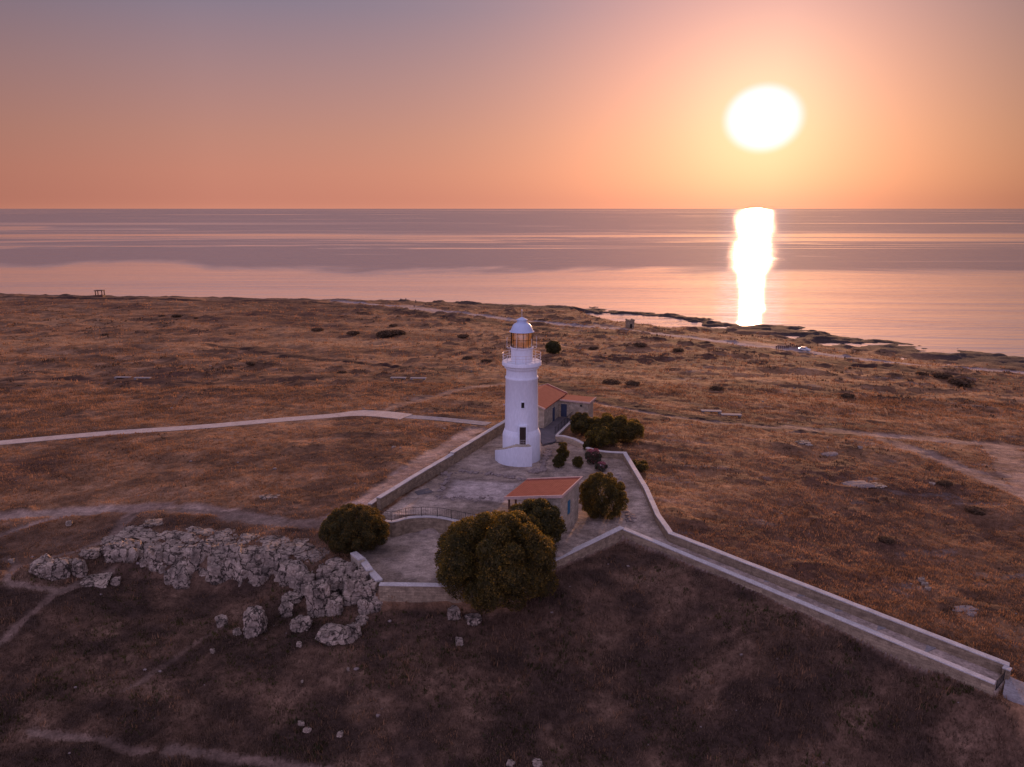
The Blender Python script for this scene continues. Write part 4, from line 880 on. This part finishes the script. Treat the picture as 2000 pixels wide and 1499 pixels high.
for i, (a, b, s, lb) in enumerate(fs_px):
    if not s: continue
    p = pxz(a, b); o = bpy.data.objects.new('field_shrub', proto[i % 4]); COL.objects.link(o); o.location = (p[0], p[1], gz(*p)-.1); s *= .85; o.scale = (s, s*.85, s*.5); o.rotation_euler = (0, 0, i*1.7)
    tag(o, lb, 'shrub', 'low shrubs scattered over the fields')

# ------------------------------------------------------------------ grass and weeds (uncountable)
def tufts(name, label, N, region, hmin, hmax, m, seed, blades=5, spread=.5, keep=None, w=.06):
    rg = np.random.default_rng(seed); x, y = region(rg, N); 
    Mk = masks(x, y); flat = np.maximum.reduce(Mk[:1]+Mk[2:]); k = (flat < .25) & (Mk[1] < .3)
    if keep is not None: k &= keep(x, y, rg)
    x, y = x[k], y[k]; n = len(x); z = H(x, y, tuple(q[k] for q in Mk), fine=False)
    patch = fbm(x*.12, y*.12, octv=3, seed=90); h = rg.uniform(hmin, hmax, n)*(1+.5*patch); dist = np.hypot(x, y); big = np.maximum(1, dist/110)
    h = h*np.minimum(big, 1.8); V = []; 
    ang = rg.uniform(0, 2*math.pi, (n, blades)); lean = rg.uniform(.1, .8, (n, blades)); hh = h[:, None]*rg.uniform(.55, 1.1, (n, blades)); off = rg.normal(size=(n, blades, 2))*spread*.35*big[:, None, None]
    bx_ = x[:, None]+off[..., 0]; by_ = y[:, None]+off[..., 1]; ww = w*big[:, None]*rg.uniform(.6, 1.4, (n, blades)); pa = ang+rg.uniform(1.2, 1.9, (n, blades)); zb = z[:, None]-.12+0*bx_
    a = np.stack([bx_-np.cos(pa)*ww, by_-np.sin(pa)*ww, zb], -1); b = np.stack([bx_+np.cos(pa)*ww, by_+np.sin(pa)*ww, zb], -1)
    c = np.stack([bx_+np.cos(ang)*lean*hh, by_+np.sin(ang)*lean*hh, zb+.1+hh], -1)
    V = np.stack([a, b, c], 2).reshape(-1, 3); Fq = np.arange(len(V)).reshape(-1, 3)
    v = (rg.uniform(.78, 1.18, n)*(1+.5*fbm(x*.25, y*.38, octv=3, seed=63)))[:, None, None]; tint = np.array([1, 1, 1.])[None, None]*v*np.ones((n, blades*3, 1))
    me = np_mesh(name, V, Fq, M[m], tint.reshape(-1, 3)); o = link(name, me); tag(o, label, 'grass', kind='stuff'); return o
def wedge(y0, y1, pw=1.0):
    def f(rg, N): y = y0*(y1/y0)**(rg.uniform(0, 1, N)**pw); x = rg.uniform(-1, 1, N)*(y*.80+12); return x, y
    return f
lowk = lambda x, y, rg: lowmask(x, y) > .5
hik = lambda x, y, rg: (lowmask(x, y) < .5) & (fbm(x*.16, y*.24, octv=3, seed=77) + rg.uniform(-.4, .4, len(x)) < .35) & (seg_dist(x, y, shore)[0] > 26)
tufts('weeds', 'dull dry weeds covering the hollow in the foreground', 110000, wedge(38, 92), .10, .34, 'weeds', 21, keep=lowk, w=.05)
tufts('dry_grass', 'straw coloured dry grass over the fields around the compound', 120000, wedge(52, 160), .12, .36, 'grass', 22, keep=hik, w=.05)
tufts('dry_grass', 'straw coloured dry grass thinning out towards the coast', 16000, wedge(150, 400), .18, .40, 'grass', 23, keep=hik, w=.06)
tufts('weeds', 'taller bleached weeds scattered over the foreground hollow', 9000, wedge(38, 92), .3, .6, 'grass', 27, keep=lambda x, y, rg: lowk(x, y, rg) & (fbm(x*.3, y*.3, octv=3, seed=91) > .1), w=.05)
tufts('weeds', 'dark green low weeds scattered over the foreground hollow', 16000, wedge(38, 92), .15, .38, 'leafd', 28, keep=lambda x, y, rg: lowk(x, y, rg) & (fbm(x*.22, y*.22, octv=3, seed=92) > .05), w=.09)
scr = lambda x, y, rg: (lowmask(x, y) < .5) & (fbm(x*.16, y*.24, octv=3, seed=77) + rg.uniform(-.15, .15, len(x)) > .26) & (fbm(x*.021+4, y*.03, octv=2, seed=78) + rg.uniform(-.2, .2, len(x)) > -.1) & (seg_dist(x, y, shore)[0] > 26)
tufts('scrub', 'dark brown low scrub on the hummocks of the fields', 24000, wedge(52, 380), .15, .38, 'shrub', 24, keep=scr, w=.09)

# ------------------------------------------------------------------ rocks
def ico(sub):
    import bmesh
    bm = bmesh.new(); bmesh.ops.create_icosphere(bm, subdivisions=sub, radius=1); V = np.array([v.co[:] for v in bm.verts]); Fc = np.array([[v.index for v in f.verts] for f in bm.faces]); bm.free(); return V, Fc
IV4, IF4 = ico(4); IV5, IF5 = ico(5)
def rock_verts(seed, sx, sy, sz, box=.55, rough=.34, rot=0, hi=False, fiss=.24):
    V0 = (IV5 if hi else IV4); rg = np.random.default_rng(seed)
    n = []; dd = []
    for k in range(20):
        if k < 6: v = np.array([[1, 0, 0], [-1, 0, 0], [0, 1, 0], [0, -1, 0], [0, 0, 1], [0, 0, -1]][k], float) + rg.normal(size=3)*.16; dd.append(rg.uniform(.72, .92))
        else: v = rg.normal(size=3)*np.array([1, 1, .7]); dd.append(rg.uniform(.86, 1.12))
        n.append(v/np.linalg.norm(v))
    proj = V0 @ np.array(n).T; r = np.where(proj > .05, np.array(dd)[None]/np.maximum(proj, .05), 9).min(1); r = np.minimum(r, 1.35)
    V = V0*r[:, None]; q = V*1.9 + seed*7.3
    d = fbm(q[:, 0], q[:, 1], q[:, 2], octv=4, seed=seed)*rough*.55
    f = np.abs(vnoise(q[:, 0]*1.5, q[:, 1]*1.5, q[:, 2]*.35, seed+5)); d = d - fiss*.8*sstep(.10, .0, f)      # upright joints
    zl = V[:, 2]*sz*.9 + .25*vnoise(q[:, 0], q[:, 1], None, seed+6); lay = np.abs((zl % 1.0) - .5)*2; d = d - .13*sstep(.72, 1., lay)      # bedding
    V = V*(1+d)[:, None]*np.array([sx, sy, sz])[None]/2
    c, s = math.cos(rot), math.sin(rot); return np.c_[V[:, 0]*c-V[:, 1]*s, V[:, 0]*s+V[:, 1]*c, V[:, 2]]
def rock_mass(name, label, items, cat='rock outcrop', mk='rock', group=None, hi=False):
    """items: (x, y, z, sx, sy, sz, rot, box)"""
    VV = []; FF = []; o = 0; IFx = IF5 if hi else IF4
    for i, (x, y, z, sx, sy, sz, rot, box) in enumerate(items):
        V = rock_verts(int(RNG.integers(1, 9999)), sx, sy, sz, box, rot=rot, hi=hi) + np.array([x, y, z]); VV.append(V); FF.append(IFx+o); o += len(V)
    V = np.concatenate(VV); c = V.mean(0); c[2] = V[:, 2].min(); me = np_mesh(name, V-c, np.concatenate(FF), M[mk]); me.polygons.foreach_set('use_smooth', np.ones(len(me.polygons), bool))
    me.set_sharp_from_angle(angle=math.radians(32)); ob = link(name, me); ob.location = c; tag(ob, label, cat, group); return ob
def rpx(px, py, wpx, hpx, dp=None, box=.4, rot=None, lift=0.):
    """a rock whose base meets the land at the pixel below its centre"""
    x, y = pxz(px, py+hpx*.42); z = gz(x, y); d = y*math.cos(PITCH)-(z-CAMZ)*math.sin(PITCH); s = d/FPX
    h = hpx*s*1.0; w = wpx*s
    if hpx < .42*wpx: return (x, y+.1, z+.02, w, h/.40, max(.25, h*.55), 0.1 if rot is None else rot, box)
    return (x, y+.15*w, z+h*.28+lift, w*1.05, (dp or w*.8), h*1.05, RNG.uniform(-.5, .5) if rot is None else rot, box)
main = []
rg = np.random.default_rng(99)
top = [(215, 1052), (262, 1030), (300, 1022), (345, 1022), (400, 1034), (450, 1042), (500, 1048), (550, 1052), (600, 1058), (650, 1062)]
bot = [(200, 1085), (250, 1095), (300, 1115), (340, 1130), (400, 1115), (450, 1120), (500, 1130), (530, 1118), (575, 1135), (620, 1140), (660, 1130)]
def lin(L, x): return float(np.interp(x, [p[0] for p in L], [p[1] for p in L]))
for row in range(9):
    x = 205 + rg.uniform(0, 15)
    while x < 655:
        t = (row+.5)/9; gap = fbm(np.array([x*.03]), np.array([row*.5]), octv=1, seed=200)[0] > .72; yt = lin(top, x); yb = lin(bot, x); y = yt + (yb-yt)*t + rg.uniform(-4, 4)
        skip = (575 < x < 655 and row in (3, 4, 5)) or (505 < x < 535 and row >= 6) or (x < 300 and row in (3, 4, 5) and rg.uniform() < .6) or (x < 300 and row > 6 and rg.uniform() < .5)
        flat_ = row < 4; w = 16+44*rg.uniform()**1.6 if flat_ else 17+34*rg.uniform()**2; h = rg.uniform(7, 12) if flat_ else rg.uniform(.9, 1.6)*w; h = min(h, 52); gap = gap or (flat_ and rg.uniform() < .28) or rg.uniform() < .08
        if not (skip or gap):
            gx, gy = pxz(x, y); z = gz(gx, gy); s = .058
            main.append((gx, gy+.3, z-(.12 if flat_ else .45), w*s*1.2, w*s*rg.uniform(.7, 1.2)*(1.3 if flat_ else 1), h*s*1.15, rg.uniform(-.5, .5), rg.uniform(.55, .78)))
        x += w*rg.uniform(.6, .95)
rock_mass('limestone_outcrop', 'long pale fissured limestone outcrop forming the low cliff on the left', main, hi=False)
low_items = [rpx(*a) for a in [(640, 1120, 44, 40), (665, 1135, 50, 46), (690, 1150, 54, 62), (620, 1165, 52, 92), (600, 1135, 44, 46), (575, 1120, 36, 40), (650, 1180, 40, 50), (705, 1130, 40, 40), (725, 1150, 40, 44), (716, 1180, 40, 34), (738, 1176, 30, 28), (680, 1110, 40, 30), (655, 1100, 40, 24), (560, 1128, 30, 40), (545, 1105, 22, 46)]]
rock_mass('limestone_outcrop', 'jumbled limestone outcrop tumbling down beneath the stepped yard wall', low_items, hi=True)
left_items = [rpx(*a) for a in [(82, 1108, 52, 42), (112, 1110, 46, 44), (142, 1104, 24, 36), (155, 1108, 30, 44), (128, 1100, 26, 26)]]
rock_mass('limestone_outcrop', 'small lichened limestone outcrop at the far left above the footpath fork', left_items, hi=True)
def boulder(label, a, mk='boulder', name='boulder', **k):
    it = rpx(*a, **k); return rock_mass(name, label, [it], 'rock', mk, 'loose boulders', hi=a[2] > 25)
BL = [((222, 1072, 40, 30), 'squared grey boulder standing just left of the long outcrop'), ((178, 1084, 42, 18), 'flat pale boulder between the left outcrop and the squared boulder'), ((190, 1124, 60, 24), 'dark low flaky rock shelf below the squared boulder'),
    ((226, 1138, 18, 18), 'small pointed boulder right of the dark rock shelf'), ((280, 1100, 16, 16), 'small pale stone in the shade of the long outcrop'), ((328, 1130, 14, 26), 'narrow leaning slab at the foot of the long outcrop'), ((352, 1136, 18, 14), 'little angular stone at the foot of the long outcrop'),
    ((500, 1217, 46, 64), 'tall jagged boulder standing alone in the hollow'), ((463, 1234, 18, 18), 'small round stone left of the tall jagged boulder'), ((432, 1212, 24, 24), 'brownish half buried boulder at the end of the diagonal track'),
    ((570, 1168, 42, 18), 'flat slab perched like a lintel in the boulder field'), ((560, 1190, 26, 34), 'upright block beneath the perched slab'), ((588, 1222, 40, 34), 'low broken boulder with a hollow below the upright block'),
    ((648, 1240, 64, 30), 'broad rounded boulder lowest in the boulder field'), ((690, 1228, 30, 38), 'dark pitted boulder right of the broad rounded one'), ((706, 1208, 24, 18), 'small domed boulder below the yard corner'), ((716, 1193, 16, 10), 'tiny slab above the small domed boulder'),
    ((585, 1262, 12, 12), 'small stone below the broken boulder with a hollow'), ((686, 1246, 14, 16), 'sharp little stone beside the dark pitted boulder'),
    ((886, 1194, 32, 32), 'cracked pale boulder at the foot of the largest tree'), ((925, 1208, 36, 18), 'flat pale boulder right of the cracked one under the largest tree'), ((897, 1249, 18, 18), 'isolated whitish stone below the largest tree'),
    ((600, 1424, 17, 11), 'whitish oval stone in the lower foreground'), ((587, 1411, 14, 9), 'dull stone just above the whitish oval stone'), ((664, 1433, 14, 9), 'pale stone right of the whitish oval stone'), ((680, 1308, 6, 10), 'tiny upright white stone in the middle foreground'), ((590, 1332, 6, 5), 'tiny white pebble in the middle foreground'),
    ((998, 1492, 18, 12), 'pale stone cut by the bottom edge, left one'), ((1050, 1493, 22, 12), 'pale stone cut by the bottom edge, right one'),
    ((135, 1022, 14, 12), 'small grey stone between the dirt road and the left footpath'), ((22, 1094, 12, 12), 'small stone at the very left above the footpath fork'), ((415, 1273, 10, 12), 'thin dark stone below the diagonal track'),
    ((527, 968, 46, 9), 'flat white slab lying in the field left of the courtyard wall'), ((769, 874, 9, 4), 'tiny white stone in the field left of the lighthouse'), ((868, 834, 10, 4), 'flat stone near the paved path end'),
    ((1618, 884, 44, 9), 'flat grey ledge in the right field, larger of the upper two'), ((1568, 864, 36, 11), 'flat grey ledge in the right field, above and left of the other'), ((1680, 878, 12, 6), 'small pale stone right of the upper ledges'), ((1670, 946, 66, 14), 'long grey ledge in the middle of the right field'), ((1712, 948, 40, 12), 'short grey ledge adjoining the long one'),
    ((1800, 1133, 16, 9), 'upper stone of a little trio in the lower right field'), ((1806, 1143, 14, 9), 'middle stone of a little trio in the lower right field'), ((1812, 1152, 14, 9), 'lowest stone of a little trio in the lower right field'), ((1880, 1190, 60, 10), 'flat pale shelf in the lower right field'), ((1895, 1200, 30, 8), 'smaller shelf below the flat pale one at lower right'),
    ((1820, 946, 14, 6), 'small stone in the right field beside the track bend'), ((978, 885, 22, 18), 'rounded pinkish boulder at the left foot of the lighthouse stair')]
for a, lb in BL: boulder(lb, a, mk='rubble' if a[3] < .3*a[2] and a[0] > 1400 else 'boulder')

# small pale stones nobody could count
def pebbles():
    V1, F1 = ico(2); rg = np.random.default_rng(404); n = 420; y = 42*(230/42)**rg.uniform(size=n); x = rg.uniform(-1, 1, n)*(y*.78+5); mk = masks(x, y); k = (np.maximum.reduce(mk[2:]) < .2) & (fbm(x*.1, y*.1, octv=2, seed=405) > -.05); x, y = x[k], y[k]
    z = H(x, y, fine=False); VV = []; FF = []
    for i in range(len(x)):
        s_ = (.05 + .16*rg.uniform()**3)*max(1, y[i]/120); v = V1*(1+.18*rg.normal(size=(len(V1), 1)))*np.array([1.3, 1, .7])*s_ + np.array([x[i], y[i], z[i]+s_*.25]); VV.append(v); FF.append(F1+i*len(V1))
    tag(link('stones', np_mesh('stones', np.concatenate(VV), np.concatenate(FF), M['rubble'])), 'tiny pale stones strewn over the dry ground', 'stones', kind='stuff')
pebbles()
# rubble edges inside the courtyard
def px_rubble(label, pts, n, smin, smax, seed, mk='rubble'):
    rg = np.random.default_rng(seed); items = []
    P = [W(a, b, 0) for a, b in pts]
    for i in range(n):
        t = rg.uniform(0, len(P)-1.001); k = int(t); p = P[k]*(1-(t-k))+P[k+1]*(t-k) + rg.normal(size=2)*.28; s = rg.uniform(smin, smax)
        items.append((p[0], p[1], gz(*p)+s*.1, s*1.4, s, s*.6, rg.uniform(0, 3), .6))
    global IF4; return rock_mass('rubble_edge', label, items, 'ruined wall', mk)
IV4, IF4 = ico(3)
px_rubble('low ruined wall footing across the courtyard in front of the lighthouse', [(862, 928), (900, 922), (950, 925), (1000, 934), (1022, 938)], 60, .25, .6, 1)
px_rubble('rubble edge of the sunken rectangle of the old foundation, left side', [(880, 930), (868, 950), (858, 975)], 26, .25, .6, 2)
px_rubble('curved scatter of stones of the old foundation near the railing', [(878, 975), (900, 972), (930, 976), (960, 972)], 34, .18, .42, 3)
px_rubble('rocky rim running from the lighthouse to the oleander beds', [(1075, 880), (1070, 890), (1062, 905), (1060, 918), (1040, 925)], 90, .25, .7, 4)
px_rubble('stone kerb curving beside the round bush along the walkway', [(1190, 912), (1205, 925), (1213, 945), (1210, 960)], 24, .2, .4, 5)
px_rubble('stone heap beside the hut at the foot of the round bush', [(1205, 990), (1222, 1000), (1235, 1012), (1225, 1020)], 30, .2, .5, 6)

# ------------------------------------------------------------------ small things
def block_pair(name, label, px, py, L=5.0, w=1.1, h=.42, rz=0, group='pale stone benches along the field track', z=0):
    p = pxz(px, py); r = empty(name, (*p, gz(*p)), rz); tag(r, label, 'bench', group)
    MB().box((0, 0, h-.07), (L, w, .14)).build('seat', M['block'], r, bevel=.02)
    for s in (-1, 1): MB().box((s*(L/2-.35), 0, (h-.14)/2-.1), (.45, w*.75, h-.14+.2)).build('leg', M['block'], r)
block_pair('stone_bench', 'left stone bench of the pair beside the dark track at far left', 240, 738, 3.9, rz=-.03)
block_pair('stone_bench', 'right stone bench of the pair beside the dark track at far left', 279, 742, 3.9, rz=-.03)
block_pair('stone_bench', 'left stone bench of the pair on the track left of the tower', 778, 740, 3.6, rz=-.05)
block_pair('stone_bench', 'right stone bench of the pair on the track left of the tower', 817, 742, 3.6, rz=-.05)
block_pair('stone_bench', 'left stone bench of the pair beside the right hand track', 1389, 806, 3.7, rz=-.12)
block_pair('stone_bench', 'right stone bench of the pair beside the right hand track', 1428, 812, 3.7, rz=-.12)

def shelter():
    p = pxz(196, 580); r = empty('viewing_shelter', (*p, gz(*p))); tag(r, 'small open timber shelter on the clifftop at far left against the sea', 'shelter')
    for x in (-1.7, 1.7):
        for y in (-1.2, 1.2): MB().box((x, y, 1.5), (.45, .3, 3.4)).build('post', M['wood'], r)
    MB().box((0, 0, 3.1), (4.4, 3.2, .35)).build('roof', M['wood'], r); MB().box((0, 0, .15), (4.2, 3.0, .9)).build('bench', M['wood'], r)
shelter()
def shore_hut():
    p = pxz(1230, 641); z = gz(*p); r = empty('stone_tower_hut', (*p, z), .2); tag(r, 'small square stone hut beside the tidal pool on the shore', 'hut')
    MB().box((0, 0, 1.3), (2.6, 2.6, 3.4)).build('wall', M['stone'], r); MB().box((0, 0, 3.05), (2.9, 2.9, .2)).box((-1.1, 0, 3.3), (.6, 2.6, .35)).box((1.1, 0, 3.3), (.6, 2.6, .35)).build('parapet', M['stone'], r)
    MB().box((0, -1.31, .9), (.8, .06, 1.8)).build('doorway', M['dark'], r)
shore_hut()
def car():
    p = pxz(1571, 685); z = gz(*p)
    ang = math.atan2(*(np.array(COAST[42])-np.array(COAST[36]))[::-1]); r = empty('parked_car', (*p, z+.05), ang); tag(r, 'silver white hatchback parked on the coast road beside the row of bollards', 'car'); r.scale = (.85,)*3
    prof = [(-2.1, .35), (-2.1, .75), (-1.95, .95), (-1.5, 1.05), (-1.1, 1.45), (.3, 1.48), (1.0, 1.02), (1.85, .85), (2.1, .65), (2.12, .35)]
    def extr(prof, w0, mb):
        n = len(prof); vs = [(x, -w0+.12*max(0, z-1), z) for x, z in prof]+[(x, w0-.12*max(0, z-1), z) for x, z in prof]
        return mb.add(vs, [tuple(range(n)), tuple(range(2*n-1, n-1, -1))]+[(i, n+i, n+(i+1) % n, (i+1) % n) for i in range(n)])
    b = extr(prof, .86, MB()).build('body', M['carpaint'], r, bevel=.04)
    extr([(-1.4, 1.04), (-1.08, 1.38), (.26, 1.4), (.84, 1.04)], .875, MB()).build('side_window', M['dark'], r)
    for x in (-1.3, 1.3):
        for y in (-.8, .8):
            w = empty('wheel', (x, y, .32)); w.parent = r; bpy.data.objects.remove(w)
            t = MB().tube((x, y-.1, .32), (x, y+.1, .32), .33, 16).build('wheel', M['tyre'], r); MB().tube((x, y-.115, .32), (x, y+.115, .32), .19, 12).build('rim', M['carpaint'], t)
    for y in (-.6, .6): MB().box((2.1, y, .68), (.06, .36, .14)).build('headlight', M['sign'], r)
car()
for i in range(14):
    t = i/13; px = 1516+t*50; py = 681.5 - t*3.2; p = pxz(px, py)
    m_ = bpy.data.meshes.get('bollard') or MB().lathe([(.16, -.3), (.16, .75), (.2, .8), (.2, .95), (.1, 1.02)], 10).build('bollard', M['wood']).data
    if i == 0:
        o = [q for q in COL.objects if q.data == m_][0]
    else: o = link('bollard', m_)
    o.location = (*p, gz(*p)); ORD = ['leftmost bollard of the row, farthest from the parked car'] + ['%s bollard of the row counted from the left' % q for q in 'second third fourth fifth sixth seventh eighth ninth tenth eleventh twelfth thirteenth'.split()] + ['rightmost bollard of the row, right beside the parked car']; tag(o, 'short dark timber ' + ORD[i], 'bollard', 'row of bollards by the coast road')

def person(label, px, py, h=1.72, pose=0, top='cloth', rz=0, loc=None):
    x, y = loc if loc is not None else pxz(px, py); z = gz(x, y)
    P = dict(pelvis=(0, 0, .93), chest=(0, 0, 1.28), neck=(0, 0, 1.48), head=(0, .02, 1.58), crown=(0, 0, 1.72))
    J = [(0, 0, .93, .13), (0, 0, 1.12, .12), (0, 0, 1.33, .15), (0, 0, 1.47, .06), (0, .01, 1.55, .075), (0, .01, 1.64, .095), (0, 0, 1.70, .06)]
    E = [(0, 1), (1, 2), (2, 3), (3, 4), (4, 5), (5, 6)]
    st = .16 if pose else .04
    for s in (-1, 1):
        k = len(J); J += [(s*.19, 0, 1.40, .06), (s*.23, -.03, 1.14, .045), (s*.22, .08*s*(1 if pose else 0)+.04, .90, .035), (s*.22, .10*s*(1 if pose else 0)+.05, .80, .035)]; E += [(2, k), (k, k+1), (k+1, k+2), (k+2, k+3)]
        k = len(J); J += [(s*.09, 0, .86, .10), (s*.10, s*st*.5+.02, .48, .065), (s*.10, s*st, .09, .045), (s*.11, s*st+.15, .04, .04)]; E += [(0, k), (k, k+1), (k+1, k+2), (k+2, k+3)]
    me = bpy.data.meshes.new('person'); me.from_pydata([j[:3] for j in J], E, []); me.materials.append(M[top]); o = link('person', me)
    sk = o.modifiers.new('skin', 'SKIN'); me.skin_vertices[0].use_root if False else None
    if not me.skin_vertices: me.attributes
    for i, j in enumerate(J):
        me.skin_vertices[0].data[i].radius = (j[3], j[3]*.85); me.skin_vertices[0].data[i].use_root = (i == 0)
    o.modifiers.new('sub', 'SUBSURF').levels = 1; o.modifiers['sub'].render_levels = 1
    o.location = (x, y, z); o.scale = (h/1.72,)*3; o.rotation_euler = (0, 0, rz); tag(o, label, 'person')
    hd = MB().lathe([(.02, 1.45), (.055, 1.47), (.075, 1.55), (.10, 1.62), (.095, 1.68), (.05, 1.745), (.01, 1.75)], 12).build('head_and_hair', M['skin'], o)
    return o
try:
    person('lone person in dark clothing standing on the clifftop by the coast path', 658, 583, 2.0)
    person('leftmost of three dark clad people on the shore rocks', 783, 589, 1.75, 1)
    person('middle one of three dark clad people on the shore rocks', 793, 590, 1.7)
    person('rightmost of three dark clad people on the shore rocks, standing apart', 812, 592.5, 1.95)
    person('person in dark clothing walking on the pale paved lot by the coast path', 809, 602, 1.7, 1)
except Exception as ex: print('PERSON FAIL', ex)

# little white boards in the oleander bed, grey sheet on the ground
def board(label, px, py, w, h, rz, lean=.5):
    p = W(px, py, .0); r = empty('info_sign', (*p, gz(*p)), rz); tag(r, label, 'sign')
    b = MB().box((0, 0, 0), (w, .05, h)).build('panel', M['sign'], r); b.rotation_euler = (-lean, 0, 0); b.location = (0, 0, .62)
    for s in (-1, 1): MB().tube((s*w*.3, .05, -.2), (s*w*.3, .05, .6), .03).build('leg', M['iron'], r)
board('small white information board standing between the oleanders and the round bush', 1176, 922, .55, .75, .2, .3)
board('little tilted white plate beside the larger oleander', 1162, 906, .55, .4, -.2, 1.0)
def sheet(label, px, py, w, d, rz, seed):
    p = W(px, py, 0); n = 14; rgx = np.random.default_rng(seed); g = np.linspace(-.5, .5, n); X, Y = np.meshgrid(g*w, g*d); Z = .14+.10*fbm(X*1.5+seed, Y*1.5, octv=2, seed=seed)
    idx = np.arange(n*n).reshape(n, n); Fq = np.stack([idx[:-1, :-1], idx[:-1, 1:], idx[1:, 1:], idx[1:, :-1]], -1).reshape(-1, 4)
    edge = ((np.abs(X) > w*.49) | (np.abs(Y) > d*.49)); Z = np.where(edge, .0, Z)
    o = link('tarpaulin', np_mesh('tarpaulin', np.c_[X.ravel(), Y.ravel(), Z.ravel()], Fq, M['tarp'], smooth=True)); o.location = (*p, gz(*p)); o.rotation_euler = (0, 0, rz); tag(o, label, 'sheet')
sheet('dark grey sheet lying crumpled by the foot of the boundary wall', 828, 962, 2.1, 1.3, .5, 3)
def hose():
    mb = MB(); p = W(1058, 864, .1); q = W(1068, 866, .1); pts = [(*p, .1), (*q, .1)]
    for a in np.linspace(math.pi, 3*math.pi, 18): pts.append((q[0]+.45+.45*math.cos(a), q[1]+.45*math.sin(a), .12))
    pts.append((*W(1100, 864, .1), .1)); c = Vector(pts[0]); mb.path([tuple(Vector(t)-c) for t in pts], .05); o = mb.build('hose', M['tyre']); o.location = c; tag(o, 'black hose with a loop lying on the ground right of the lighthouse', 'hose')
hose()
